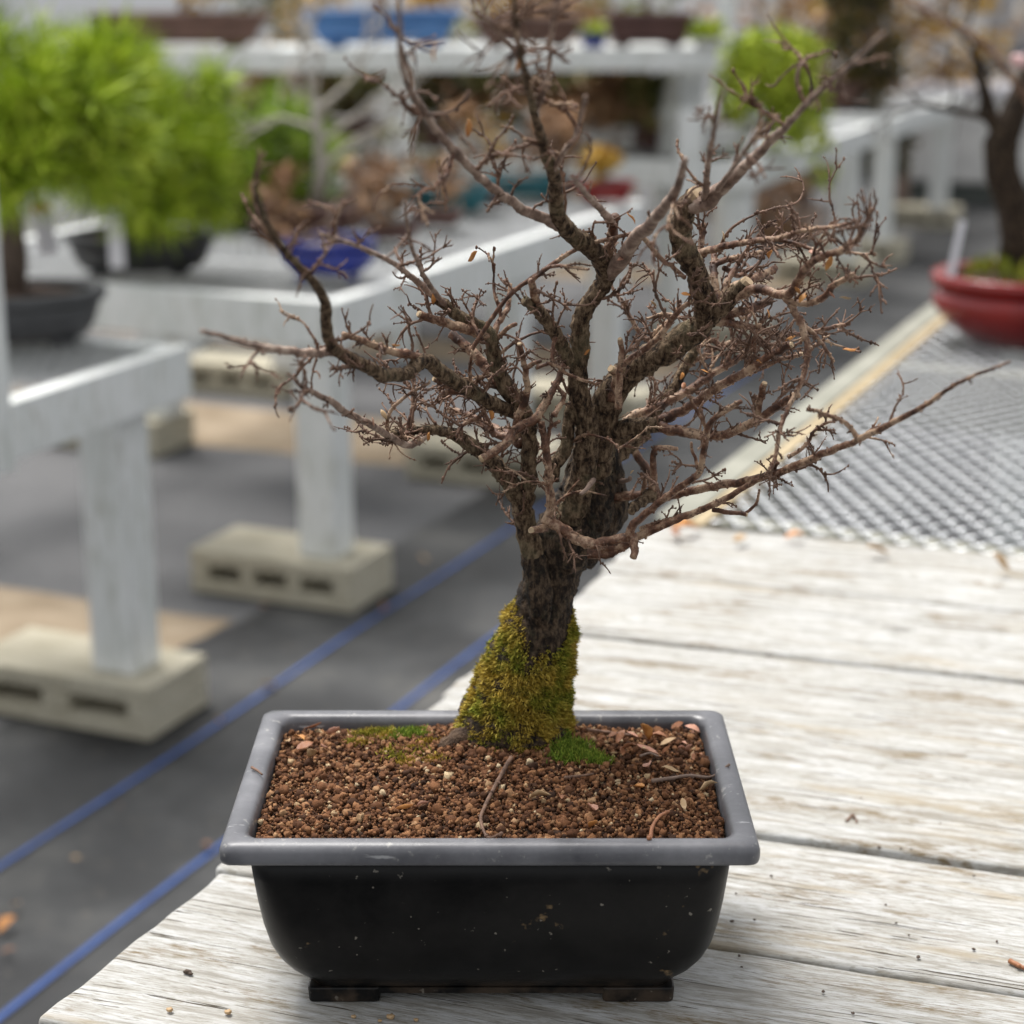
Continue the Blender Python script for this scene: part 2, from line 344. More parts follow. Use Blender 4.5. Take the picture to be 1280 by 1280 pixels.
vs = bpy.context.scene.view_settings; vs.view_transform = 'Standard'; vs.look = 'None'; vs.exposure = 1.0; vs.gamma = 1
cy = bpy.context.scene.cycles; cy.use_denoising = True; cy.max_bounces = 8; cy.diffuse_bounces = 4

# ------------------------------------------------------------------ ground
b = MB(); b.add([(-150, -60, G), (150, -60, G), (150, 250, G), (-150, 250, G)], [(0, 1, 2, 3)]); tag(b.build('ground', MAT['ground']), kind='structure')
b = MB(); V = []; 
edge = [(-2.19, -2), (-2.17, 2.3), (-2.13, 2.75), (-2.04, 3.3), (-1.995, 4.0), (-1.975, 4.8), (-1.98, 6.5), (-2.0, 9), (-2.0, 13)]
for (u, v) in edge: V += [W(u, v, G+.004), W(2.4, v, G+.004)]
b.add(V, [(2*i, 2*i+1, 2*i+3, 2*i+2) for i in range(len(edge)-1)]); tag(b.build('path', MAT['fabric']), kind='structure')
for u, ve in ((-1.782, 6.6), (-1.505, 3.75)):
    pts = [(u+.004*math.sin(v*2.1+u*9)+.003*math.sin(v*5.3), v) for v in np.arange(-1.5, ve, .15)]
    V = []
    for (a, v) in pts: V += [W(a-.005, v, G+.008), W(a+.005, v, G+.008)]
    b = MB(); b.add(V, [(2*i, 2*i+1, 2*i+3, 2*i+2) for i in range(len(pts)-1)]); tag(b.build('path_line', MAT['blue_line']), kind='structure')
for k, (v0, v1, ur) in enumerate(((2.97, 3.29, -2.06), (4.62, 5.08, -2.0), (6.0, 6.35, -2.02), (7.9, 8.3, -2.02))):
    V = []; us = np.linspace(-8, ur, 60)
    for u in us:
        V += [W(u, v0+.012*math.sin(u*3+k)+.012*math.sin(u*11), G+.0022), W(u, v1+.015*math.sin(u*2.3+k)+.01*math.sin(u*9), G+.0022)]
    b = MB(); b.add(V, [(2*i, 2*i+2, 2*i+3, 2*i+1) for i in range(59)]); tag(b.build('dirt_path', MAT['dirt']), kind='structure')
# leaves lying on the path
LEAFV = np.array([(-1, 0, 0), (-.55, .34, .12), (0, .46, .16), (.55, .30, .10), (1, 0, .05), (.55, -.30, .12), (0, -.46, .18), (-.55, -.34, .12), (-.5, 0, 0), (0, 0, 0), (.5, 0, 0)])
LEAFF = [(0, 8, 1), (8, 9, 2, 1), (9, 10, 3, 2), (10, 4, 3), (0, 7, 8), (7, 6, 9, 8), (6, 5, 10, 9), (5, 4, 10)]
def leaf(name, pos, size, mat, parent=None, tilt=.35, curl=1.0, seed=None):
    rs = np.random.default_rng(seed if seed is not None else rng.integers(1e9))
    v = LEAFV.copy(); v[:, 2] *= curl*rs.uniform(.6, 1.9); v[:, 1] *= rs.uniform(.7, 1.1); v[:, 2] += .12*np.sin(v[:, 0]*2.5+rs.uniform(0, 6))
    a, e, f = rs.uniform(0, 6.28), rs.normal(0, tilt), rs.normal(0, tilt)
    Rm = np.array(__import__('mathutils').Euler((e, f, a)).to_matrix()); P = (v*size)@Rm.T
    if tilt < .8: P[:, 2] -= P[:, 2].min()
    bm_ = MB(); bm_.add(P+np.asarray(pos), LEAFF)
    o = bm_.build(name, mat, parent, smooth=True, origin=None if parent else pos)
    s = o.modifiers.new('thick', 'SOLIDIFY'); s.thickness = size*.03
    return o
for (x, y, sz, m, l) in ((660/2, 320+878/2, .017, 'leaf_orange', 'orange dead leaf on the black ground cloth in front of the middle left cinder block'), (672/2, 320+1078/2, .016, 'leaf_tan', 'pale tan dead leaf lying on the blue line of the ground cloth'),
                         (8, 1160, .020, 'leaf_orange', 'orange dead leaf on the ground cloth near the lower left corner'), (258, 1058, .016, 'leaf_brown', 'brown dead leaf on the ground cloth just left of the black bonsai pot'), (20, 1135, .012, 'leaf_tan', 'pale leaf bit above the orange leaf near the lower left corner'), (95, 1075, .010, 'leaf_tan', 'small tan leaf bit between the blue lines at lower left'), (10, 1190, .012, 'leaf_brown', 'brown leaf bit at the left edge near the lower corner'), (150, 1010, .010, 'leaf_brown', 'small brown leaf bit between the blue lines left of the pot'), (530, 700, .012, 'leaf_tan', 'tan leaf on the cloth beside the blue line near the trunk'), (275, 905, .011, 'leaf_orange', 'orange leaf on the far blue line above the pot corner'), (480, 760, .012, 'leaf_brown', 'brown leaf on the cloth right of the middle left cinder block')):
    tag(leaf('fallen_leaf', onz(x, y, G+.012), sz, MAT[m]), l, 'leaf', 'dead leaves on the ground cloth')

# ------------------------------------------------------------------ expanded metal sheet
def expanded(name, mat, u0, u1, v0, v1, z, parent, sw=.030, lw=.052, t=.0024, lean=0.2, th=.0008):
    """diamond mesh, long way along v; strands are flat leaning bars"""
    nu, nv = int((u1-u0)/sw), int((v1-v0)/lw)
    I, J = np.meshgrid(np.arange(nu), np.arange(nv), indexing='ij'); I = I.ravel(); J = J.ravel()
    V = []; Fq = []
    A = np.stack([u0+(I+.5)*sw, v0+J*lw], 1)
    n = 0; VS = []; FS = []
    for (du0, dv0, du1, dv1) in ((0, 0, .5, .5), (0, 0, -.5, .5), (.5, .5, 0, 1), (-.5, .5, 0, 1)):
        a = A+np.array([du0*sw, dv0*lw]); c = A+np.array([du1*sw, dv1*lw]); d = c-a; d /= np.linalg.norm(d, axis=1)[:, None]
        p = np.stack([-d[:, 1], d[:, 0]], 1)*t/2; h = t*.55
        ex = d*t*.3
        q = []
        for (pt, sgn) in ((a-ex, -1), (a-ex, 1), (c+ex, 1), (c+ex, -1)):
            q.append(np.stack([pt[:, 0]+sgn*p[:, 0], pt[:, 1]+sgn*p[:, 1], z+sgn*lean*h*np.sign(p[:, 1])], 1))
        top = np.stack(q, 1); bot = top.copy(); bot[:, :, 2] -= th
        v8 = np.concatenate([top, bot], 1).reshape(-1, 3)
        base = np.arange(len(A))[:, None, None]*8+n
        f = np.array([[0, 1, 2, 3], [7, 6, 5, 4], [0, 4, 5, 1], [2, 6, 7, 3]])[None]+base
        VS.append(v8); FS.append(f.reshape(-1, 4)); n += len(v8)
    Vv = np.concatenate(VS); Vw = np.stack([Vv[:, 0]*math.cos(PSI)+Vv[:, 1]*math.sin(PSI), -Vv[:, 0]*math.sin(PSI)+Vv[:, 1]*math.cos(PSI), Vv[:, 2]], 1)
    return bulk(name, mat, Vw, np.concatenate(FS), parent, smooth=False)

# ------------------------------------------------------------------ plank table under the bonsai
UL = -.645
tb = empty('plank_table', W(-.05, 1.3, G), 'weathered white plank table under the black bonsai pot', 'table')
SK = R(5.2)                                          # the planks lie a little askew
PLW = .1845; pd = np.array([math.cos(PSI-SK), -math.sin(PSI-SK)]); pn = np.array([-pd[1], pd[0]])
start = W(UL, .803)[:2]
wd0 = W(UL, 2)[:2]-W(UL, 1)[:2]
vL = .803
for k in range(6):
    gap = (.003, .010, .003, .006, .002, .004)[k]; PW = (.206, .168, .1845, .1845, .1845, .1845)[k]; wdt = PW-gap
    L = 1.35; o0 = W(UL+(.0, -.008, .003, -.005, .004, -.002)[k], vL)[:2]
    # plank local frame: X along the plank, Y across; end cut along the row direction
    nx, ny = 120, 10; xs = np.concatenate([np.linspace(0, .03, 6), np.linspace(.05, L, nx-6)]); ys = np.linspace(0, wdt, ny+1)
    th = .036; V = []; Fc = []
    sh = math.tan(SK)
    def edge_x(y, k=k): return y*sh*1.0 + .0035*mnoise.noise(Vector((y*90, k*7.1, 0)))+.002*mnoise.noise(Vector((y*300, k*3.1, 5)))
    dz = (-.0002, .0, .0015, -.001, .0, .0006)[k]
    me_rows = []
    for zi, zz in enumerate((0, -th)):
        for i, x in enumerate(xs):
            for j, y in enumerate(ys):
                xx = x+edge_x(y)*max(0, 1-x/.05); ed = min(y, wdt-y); yy = y
                if ed < 1e-6: yy = y+(.0012*mnoise.noise(Vector((x*14, k*9.3, y*5)))+.0006*mnoise.noise(Vector((x*60, k*9.3, y*5))))
                cup = .0008*mnoise.noise(Vector((x*3, y*20, k)))
                V.append((xx, yy, (zz+cup+dz) if zi == 0 else zz))
    n1 = len(xs)*(ny+1); st = ny+1
    for i in range(len(xs)-1):
        for j in range(ny):
            a = i*st+j; Fc.append((a, a+st, a+st+1, a+1)); Fc.append((n1+a, n1+a+1, n1+a+st+1, n1+a+st))
    for i in range(len(xs)-1):
        a = i*st; Fc.append((a, n1+a, n1+a+st, a+st)); a = i*st+ny; Fc.append((a, a+st, n1+a+st, n1+a))
    for j in range(ny):
        Fc.append((j, j+1, n1+j+1, n1+j)); a = (len(xs)-1)*st+j; Fc.append((a, n1+a, n1+a+1, a+1))
    me = bpy.data.meshes.new('plank'); me.from_pydata(V, [], Fc); me.update(); me.materials.append(MAT['planks'])
    me.polygons.foreach_set('use_smooth', [True]*len(me.polygons))
    o = bpy.data.objects.new('plank', me); C.objects.link(o); o.parent = tb
    o.location = Vector((o0[0], o0[1], 0))-tb.location; o.rotation_euler = (0, 0, -(PSI-SK))
    bv = o.modifiers.new('bevel', 'BEVEL'); bv.width = .003; bv.segments = 2; bv.limit_method = 'ANGLE'; bv.angle_limit = R(50)
    vL += PW/math.cos(SK)
for (u0, u1) in ((-.60, -.56), (.40, .44)):
    MB().rbox(u0, u1, .83, 1.9, -.13, -.0375).build('beam', MAT['white'], tb, bevel=.003)
for (u, v) in ((-.555, .95), (-.555, 1.78), (.355, .95), (.355, 1.78)):
    MB().rbox(u, u+.088, v, v+.088, G+.0, -.0375).build('leg', MAT['white'], tb, bevel=.004)

# ------------------------------------------------------------------ mesh bench behind the planks
mbn = empty('mesh_bench', W(0, 2.9, G), 'grey expanded metal bench with pale wooden edge carrying the red pot', 'bench')
MB().rbox(-.655, -.617, 1.925, 4.05, -.10, .006).build('side_beam', MAT['frame_wood'], mbn, bevel=.003)
MB().rbox(-.617+.0005, -.598, 1.925, 4.05, -.02, .0035).build('batten', MAT['tan_wood'], mbn, bevel=.002)
MB().rbox(.60, .638, 1.925, 4.05, -.10, .006).build('side_beam', MAT['frame_wood'], mbn, bevel=.003)
MB().rbox(-.597, .599, 4.012, 4.05, -.10, .005).build('end_beam', MAT['frame_wood'], mbn, bevel=.003)
MB().rbox(-.597, .599, 1.965, 2.003, -.10, -.006).build('end_beam', MAT['frame_wood'], mbn, bevel=.003)
MB().rbox(-.597, .599, 2.9, 2.938, -.10, -.006).build('cross_beam', MAT['frame_wood'], mbn, bevel=.003)
expanded('mesh_panel', MAT['galv'], -.612, .60, 1.945, 4.02, .0, mbn)
for (u, v) in ((-.60, 2.01), (-.60, 3.9), (.50, 2.01), (.50, 3.9)):
    MB().rbox(u+.004, u+.092, v, v+.088, G, -.102).build('leg', MAT['white'], mbn, bevel=.004)
for (x, y, sz, m, l) in ((857, 664, .020, 'leaf_orange', 'orange curled dead leaf where the mesh bench meets the planks by the wooden edge'), (845, 668, .014, 'leaf_brown', 'small brown dead leaf tucked against the pale edge of the mesh bench'), (993, 672, .012, 'leaf_orange', 'orange dead leaf on the metal mesh just behind the planks'), (925, 676, .013, 'leaf_tan', 'faint tan dead leaf between the planks and the metal mesh'), (1097, 691, .014, 'leaf_tan', 'pale tan dead leaf at the rear edge of the planks right of the orange one'), (1250, 712, .013, 'leaf_tan', 'pale tan dead leaf at the right end of the rear plank')):
    tag(leaf('fallen_leaf', onz(x, y, .007), sz, MAT[m], curl=1.6), l, 'leaf', 'dead leaves at the edge of the mesh bench')

# ------------------------------------------------------------------ benches across the aisle, cinder blocks
def cinder(u1, vc, label, w=.40, d=.20, h=.10, n=3):
    """hollow block lying on its side: two or three slots run through it front to back"""
    u0 = u1-w; z0, z1 = G+.0045, G+.0045+h; v0, v1 = vc-d/2, vc+d/2
    cx = (u0+u1)/2; b = MB(); t = .034 if n == 3 else .06; sw_ = (w-2*.045-(n-1)*t)/n
    b.rbox(u0, u1, v0, v1, z1-.034, z1); b.rbox(u0, u1, v0, v1, z0, z0+.032)
    x = u0
    ws = [.045]+[t]*(n-1)+[.045]
    for i in range(n+1):
        b.rbox(x, x+ws[i], v0, v1, z0+.032, z1-.034); x += ws[i]+sw_
    b.rbox(u0+.01, u1-.01, vc-.02, vc+.02, z0+.032, z1-.034)
    o = b.build('cinder_block', MAT['concrete'], origin=W(cx, vc, z0)); 
    m = o.modifiers.new('bevel', 'BEVEL'); m.width = .004; m.segments = 2; m.limit_method = 'ANGLE'; m.angle_limit = R(60)
    return tag(o, label, 'cinder block', 'cinder blocks under the bench legs')
def bench(v0, v1, label, legs, u1=-1.875, wdt=1.2, zt=-.07, zb=-.165, post=None, mesh=True, group='white benches on cinder blocks', ub=None):
    u0 = u1-wdt; t = empty('display_bench', W((u0+u1)/2, (v0+v1)/2, G), label, 'bench', group)
    MB().rbox(u1-.036, u1, v0, v1, zb, zt).build('side_board', MAT['white'], t, bevel=.003)
    MB().rbox(u0, u0+.036, v0, v1, zb, zt).build('side_board', MAT['white'], t, bevel=.003)
    MB().rbox(u0+.0365, u1-.0365, v0, v0+.036, zb, zt-.001).build('end_board', MAT['white'], t, bevel=.003)
    MB().rbox(u0+.0365, u1-.0365, v1-.036, v1, zb, zt-.001).build('end_board', MAT['white'], t, bevel=.003)
    for vv in np.linspace(v0, v1, 5)[1:-1]:
        MB().rbox(u0+.0365, u1-.0365, vv-.018, vv+.018, zb+.02, zt-.012).build('cross_beam', MAT['white'], t)
    if mesh: expanded('mesh_panel', MAT['galv_dull'], u0+.03, u1-.03, v0+.03, v1-.02, zt-.006, t, .03, .05, .004)
    for (v, full) in legs:
        for u in (u1-.075, u0+.05):
            zb_ = G+.105
            MB().rbox(u-.045, u+.045, v-.035, v+.053, zb_, zb).build('leg', MAT['white'], t, bevel=.004)
    return t
bench(.9, 2.905, 'white bench nearest at left, two dark potted pines and a pole on it', [(2.75, 1), (1.2, 1)])
bench(3.455, 5.36, 'white bench behind the nearest left one, holding the cobalt blue pot', [(3.515, 1), (4.52, 1), (5.25, 1)], zt=-.078, zb=-.178)
bench(6.50, 8.35, 'white bench past the tall shelf, lime green weeping bush on it', [(6.58, 1), (8.2, 1)])
bench(8.75, 10.4, 'farthest white bench along the aisle, dark conifer standing on it', [(8.9, 1), (10.25, 1)])
cinder(-1.848, 2.77, 'cinder block under the nearest left bench leg at the frame edge', n=2); cinder(-1.845, 3.535, 'cinder block under the second leg beside the blue line, left of the trunk')
cinder(-1.84, 4.60, 'cinder block half hidden behind the left bonsai branches'); cinder(-1.84, 5.33, 'cinder block behind the middle of the bonsai crown'); cinder(-1.84, 6.62, 'cinder block behind the right twigs of the bonsai'); cinder(-1.84, 8.24, 'small far cinder block right of the crown, under the lime bush bench')
cinder(-1.84, 8.94, 'second farthest cinder block along the aisle edge, under the last bench'); cinder(-1.84, 10.29, 'farthest cinder block along the aisle edge, under the last bench'); cinder(-3.03, 3.50, 'cinder block under the far side leg of the blue pot bench')
cinder(-3.02, 5.31, 'cinder block on bare ground seen just beneath the blue pot bench'); cinder(-2.98, 4.52, 'cinder block under the middle far side leg of the blue pot bench')
cinder(-3.03, 2.745, 'cinder block under the far side leg of the nearest left bench')
# rear row of benches, behind the shelf
bench(3.2, 5.2, 'white bench in the rear row at far left behind the pines', [(3.4, 1), (5.0, 1)], u1=-3.75, group='white benches of the rear row')
bench(6.4, 8.6, 'white bench in the rear row seen below the tall shelf', [(6.6, 1), (8.4, 1)], u1=-3.5, group='white benches of the rear row')
# slim white pole at the left edge
pl = W(-1.868, 2.395)
MBp = MB(); 
pole = empty('white_pole', W(-1.856, 2.32, -.165), 'slim white upright pole on the side of the nearest left bench', 'pole')
MB().rbox(-1.874, -1.838, 2.298, 2.342, -.165, .62).build('post', MAT['white'], pole, bevel=.003)
MB().rbox(-1.8375, -1.8345, 2.291, 2.349, .42, .46).build('bracket', MAT['tag_white'], pole)

# ------------------------------------------------------------------ tall shelf
sh = empty('plant_shelf', ony(560, 330, 6.7), 'tall white shelf with brown and blue pots on its top board', 'shelf')
sh.location.z = G
sa = R(5); sx = np.array([math.cos(sa), math.sin(sa), 0]); sy = np.array([-math.sin(sa), math.cos(sa), 0])
SZ = .33; sc = ony(560, 61, 6.65); SZ = float(sc[2]); sc = np.array([sc[0], sc[1], 0])
def sbox(x0, x1, y0, y1, z0, z1): b = MB(); b.box(sc+sx*(x0+x1)/2+sy*(y0+y1)/2+np.array([0, 0, (z0+z1)/2]), ((x1-x0)/2, (y1-y0)/2, (z1-z0)/2), sx, sy); return b
sbox(-1.02, .92, 0, .036, SZ-.075, SZ).build('front_board', MAT['white'], sh, bevel=.003)
sbox(-1.02, .92, .46, .496, SZ-.075, SZ).build('back_board', MAT['white'], sh, bevel=.003)
sbox(-1.02, .92, .0365, .4595, SZ-.03, SZ-.006).build('top_board', MAT['white'], sh)
sbox(.80, .89, .0365, .4595, SZ-.20, SZ-.105).build('end_rail', MAT['white'], sh)
for x in (-.96, -.21, .80):
    for y in (.0365, .37): sbox(x, x+.088, y, y+.088, G, SZ-.0755 if x < .5 else SZ-.2005).build('leg', MAT['white'], sh, bevel=.003)
sbox(.80, .888, .0365, .1245, SZ-.2, SZ-.0755).build('leg_top', MAT['white'], sh)

# ------------------------------------------------------------------ pots and plants
def pot(name, c, hx, hy, h, mat, label, shape='rect', rot=0.0, cat='pot', group=None, bulge=0, soil=True, feet=True, soilmat='soil_bed', rimh=.18):
    t = empty(name, c, label, cat, group); c = np.asarray(c, float)
    def ring(s, z, dx=0.0):
        if shape == 'rect': P = rrect(hx*s+dx, hy*s+dx, .12*hy+.004, (c[0], c[1], c[2]+z))
        else: P = ell(hx*s+dx, hy*s+dx, (c[0], c[1], c[2]+z))
        return rotz(P, rot, c)
    f = .12*h if feet else 0.0; rz = h*(1-rimh); e = .035*hx
    if bulge: prof = [(.62, f), (.80, h*.22), (.95, h*.42), (1.0, h*.58), (.985, h*.70), (.93, h*.765)]
    else: prof = [(.78, f), (.86, h*.3), (.92, h*.6), (.945, rz-.001)]
    b = MB(); b.loft([ring(s, z) for s, z in prof]+[ring(.86, rz*.98)], True, True).build('body', mat, t, smooth=True)
    b = MB(); s0 = 1.0 if not bulge else 1.0
    b.loft([ring(.90, rz), ring(s0, rz), ring(s0, rz+.25*(h-rz), e*.4), ring(s0, h-.15*(h-rz), e*.4), ring(s0, h, -.1*e), ring(.90, h, -.3*e), ring(.89, rz+.2*(h-rz))], False, False).build('rim', mat, t, smooth=True)
    if soil:
        b = MB(); b.loft([ring(.905, h-.012-.06*h), ring(.5, h-.004), ring(.1, h+.002)], True, True).build('soil', MAT[soilmat], t, smooth=True)
    if feet:
        for (i, j) in ((-1, -1), (1, -1), (1, 1), (-1, 1)):
            k = .52 if shape != 'rect' else .60
            q = rotz([(c[0]+i*hx*k, c[1]+j*hy*k, c[2]+f/2)], rot, c)[0]
            MB().box(q, (hx*.13, hy*.13, f/2), np.array([math.cos(rot), math.sin(rot), 0]), np.array([-math.sin(rot), math.cos(rot), 0])).build('foot', mat, t, bevel=.002)
    return t
def grow(b, p, d, L, r, depth, spread=.6, tips=None, seg=5, droop=0.0, kids=(2, 3)):
    n = 5; pts = [np.array(p)]; dd = np.array(d, float)
    for i in range(n):
        dd = dd+rng.normal(0, .13, 3); dd[2] -= droop; dd /= np.linalg.norm(dd); pts.append(pts[-1]+dd*L/n)
    b.tube(pts, np.linspace(r, r*.6, n+1), seg)
    if depth <= 0:
        if tips is not None: tips.append((pts[-1], dd))
        return
    for k in range(rng.integers(kids[0], kids[1]+1)):
        e = dd+rng.normal(0, spread, 3); e /= np.linalg.norm(e); q = pts[-1-(k % 2)*rng.integers(0, 3)]
        grow(b, q, e, L*rng.uniform(.6, .85), r*.6, depth-1, spread, tips, seg, droop, kids)
def leafcloud(name, mat, centres, rad, n, size, parent, flat=.6, ragged=.45):
    P = []
    for c in centres:
        d = rng.normal(0, 1, (n, 3)); d /= np.linalg.norm(d, axis=1)[:, None]; rr = rng.uniform(.25, 1, (n, 1))**.5*(1+ragged*rng.normal(0, .35, (n, 1)))
        P.append(np.asarray(c)+d*rr*np.array([rad, rad, rad*flat]))
    P = np.concatenate(P); d = rng.normal(0, 1, P.shape); d /= np.linalg.norm(d, axis=1)[:, None]
    return quads(name, mat, P, P+d*size*rng.uniform(.6, 1.3, (len(P), 1)), size*.32, parent, .1)
def needlepads(name, mat, tips, parent, n=46, L=.075, wid=.0011):
    A = []; B = []
    for (c, d) in tips:
        k = rng.normal(0, .75, (n, 3)); k += np.asarray(d)*.7+np.array([0, 0, .10]); k /= np.linalg.norm(k, axis=1)[:, None]
        s = np.asarray(c)+np.asarray(d)*rng.uniform(-.03, .02, (n, 1)); A.append(s); B.append(s+k*L*rng.uniform(.7, 1.15, (n, 1)))
    return quads(name, mat, np.concatenate(A), np.concatenate(B), wid, parent, .06)

def pine(base, trunkpts, pads, label, mat, nt=26, r0=.03, tuft=34, L=.088, wid=.0022):
    t = empty('pine_bonsai', base, label, 'tree', 'pine bonsai on the left benches'); b = MB(); pts = np.array(trunkpts)
    b.tube(pts, np.linspace(r0, r0*.45, len(pts)), 9, .05)
    tips = []
    for (c, rx, rz) in pads:
        c = np.asarray(c); k = np.argmin(np.linalg.norm(pts-c, axis=1)); a = pts[k]; m = (a+c)/2+np.array([0, 0, -.02])
        b.tube([a, m, c-np.array([0, 0, rz*.5])], [r0*.35, r0*.28, r0*.2], 6)
        for q in range(nt):
            d = rng.normal(0, 1, 3); d /= np.linalg.norm(d); p = c+d*np.array([rx, rx, rz])*rng.uniform(.45, 1.0); e = d*.9+np.array([0, 0, .25]); e /= np.linalg.norm(e)
            b.tube([c+(p-c)*.3, p], [.0035, .0022], 4); tips.append((p, e))
    b.build('trunk', MAT['pine_bark'], t, smooth=True); needlepads('needles', MAT[mat], tips, t, tuft, L, wid)
    return t
# first pine: grey oval pot on the near bench
c1 = onz(20, 425, -.07); pot('bonsai_pot', c1, .165, .13, .095, MAT['pot_grey'], 'dark grey oval pot on the nearest left bench, at the frame edge', 'oval', .2, group='pots on the left benches', rimh=.2)
b1 = c1+np.array([0, 0, .09])
def at(x, y, Y): return ony(x, y, Y)
Y1 = c1[1]
pine(b1, [at(14, 372, Y1), at(18, 320, Y1), at(12, 270, Y1), at(5, 225, Y1), at(-20, 170, Y1)],
     [(at(60, 130, Y1-.02), .12, .085), (at(-20, 100, Y1), .13, .09), (at(110, 180, Y1+.05), .10, .075), (at(30, 195, Y1-.1), .09, .06), (at(110, 95, Y1+.1), .10, .06)], 'pine bonsai with thick dark trunk at the far left edge', 'needles', 30)
c2 = onz(178, 338, -.07); Y2 = c2[1]; pot('bonsai_pot', c2, .168, .125, .085, MAT['pot_black'], 'black oval pot behind the dark grey one, under the bright pine', 'oval', .1, group='pots on the left benches', rimh=.2)
pine(c2+np.array([0, 0, .08]), [at(178, 302, Y2), at(185, 270, Y2), at(178, 230, Y2), at(185, 180, Y2), at(180, 130, Y2)],
     [(at(190, 175, Y2-.05), .13, .10), (at(235, 215, Y2), .12, .10), (at(150, 120, Y2), .13, .085), (at(215, 120, Y2+.05), .12, .08), (at(130, 215, Y2), .10, .07), (at(185, 250, Y2-.1), .08, .05)], 'bright green pine bonsai in the black oval pot, broadest of the three', 'needles', 27)
c3 = W(-2.75, 4.42, -.07); Y3 = c3[1]; x3 = px(c3)[0]
pot('bonsai_pot', c3, .12, .10, .08, MAT['clay_brown'], 'brown round pot mostly hidden behind the black oval one', 'oval', 0, group='pots on the left benches')
pine(c3+np.array([0, 0, .075]), [c3+np.array([0, 0, .07]), at(x3+15, 240, Y3), at(x3+25, 190, Y3), at(x3+40, 150, Y3)],
     [(at(300, 140, Y3), .17, .10), (at(352, 190, Y3), .14, .13), (at(365, 245, Y3), .10, .07), (at(285, 210, Y3), .12, .10), (at(310, 255, Y3), .09, .06)], 'darker green pine bonsai behind the bright one, left of the grey bare tree', 'needles_dark', 30)
def plant_tag(x0, y0, x1, y1, Y, w, label):
    t = empty('plant_tag', at(x0, y0, Y), label, 'tag', 'tags hanging from the pines'); a, c = at(x0, y0, Y), at(x1, y1, Y); d = (c-a); L = np.linalg.norm(d); d /= L; s = np.cross(d, np.array([0, 1., 0])); s /= np.linalg.norm(s)
    MB().box((a+c)/2, (w/2, .0006, L/2), s, np.cross(d, s), d).build('plate', MAT['tag_white'], t)
    MB().box(a-d*L*.1, (w*.45, .0012, L*.09), s, np.cross(d, s), d).build('clip', MAT['tag_orange'], t)
    MB().tube([a-d*L*.1, a-d*L*.35+np.array([.004, 0, 0]), a-d*L*.75], [.0008]*3, 4).build('string', MAT['tag_white'], t)
plant_tag(143, 258, 147, 335, Y2-.16, .034, 'white tag with orange clip hanging before the black oval pot')
plant_tag(52, 265, 62, 318, Y1+.12, .036, 'white tag with orange clip hanging behind the far left pine trunk')

# cobalt pot
c4 = onz(412, 346, -.07); pot('bonsai_pot', c4, .105, .10, .085, MAT['glaze_blue'], 'shiny cobalt blue pot on the second left bench', 'oval', 0, group='pots on the left benches', bulge=1)
def shrub(c, label, kind, h, spread, mat, barkm, n=90, size=.02, depth=3, group=None, name='bonsai_shrub', L0=None, flat=.7, droop=0.0, rad=.05):
    t = empty(name, c, label, 'shrub', group); b = MB(); tips = []
    grow(b, np.asarray(c), np.array([.1, 0, 1.]), L0 or h*.38, h*.045, depth, spread, tips, 6, droop)
    b.build('trunk', MAT[barkm], t, smooth=True)
    if n: leafcloud('foliage', MAT[mat], [p for p, d in tips], rad, n, size, t, flat)
    return t
shrub(c4+np.array([0, 0, .08]), 'leafy tan and orange bonsai in the cobalt blue pot', 0, .20, 1.1, 'maple_tan', 'bare_brown', 10, .024, 3, 'leafy bonsai on the left benches', rad=.035)
# grey bare tree behind (pale trunk at x ~ 400)
c5 = W(-2.62, 5.15, -.07); Y5 = c5[1]
pot('bonsai_pot', onz(395, 288, -.07), .13, .10, .07, MAT['clay_dark'], 'dark clay pot behind the cobalt blue pot', 'rect', -.3, group='pots on the left benches')
c5 = onz(395, 288, -.07)+np.array([0, 0, .068]); Y5 = c5[1]
t5 = empty('bare_tree', c5, 'bare pale grey tree between the green pines and the shelf post', 'tree'); b = MB(); 
b.tube([c5, at(402, 215, Y5), at(398, 160, Y5), at(392, 120, Y5)], [.018, .016, .013, .010], 8); bb = MB()
for (a, d) in (((395, 125), (-.5, 0, 1)), ((398, 140), (.7, .2, .8)), ((399, 175), (1, -.2, .35)), ((400, 165), (-.9, .2, .5)), ((401, 210), (.9, .3, .5)), ((392, 120), (.3, -.3, 1))):
    grow(b, at(a[0], a[1], Y5), np.array(d)/np.linalg.norm(d), .13, .009, 3, .55, None, 5)
b.build('trunk', MAT['bare_grey'], t5, smooth=True)

# shelf pots (stand on the tall shelf)
def onshelf(x, dy=.22): 
    p = ony(x, 50, sc[1]+.2); return np.array([p[0], p[1], SZ+.0002])
sp = [(228, .30, .13, .115, 'clay_brown', 'wide brown rectangular pot, leftmost on the tall shelf', 'amber'), (478, .265, .12, .125, 'glaze_sky', 'long sky blue rectangular pot on the tall shelf', 'maple_tan'), (658, .18, .12, .10, 'clay_brown', 'brown pot right of the sky blue one on the tall shelf', 'amber'), (808, .15, .11, .115, 'clay_dark', 'dark reddish rectangular pot, rightmost on the tall shelf', 'olive')]
for (x, hx, hy, h, m, l, pm) in sp:
    c = onshelf(x); pot('bonsai_pot', c, hx, hy, h, MAT[m], l, 'rect', sa, group='pots on the tall shelf', rimh=.22)
    shrub(c+np.array([0, 0, h]), {'228': 'amber leaved bonsai in the wide brown shelf pot', '478': 'tan leaved bonsai in the sky blue shelf pot', '658': 'amber leaved bonsai in the brown pot right of the sky blue one', '808': 'olive bonsai in the dark reddish shelf pot'}[str(x)], 0, .30, .7, pm, 'bare_brown', 16, .03, 3, 'bonsai on the tall shelf', rad=.05)
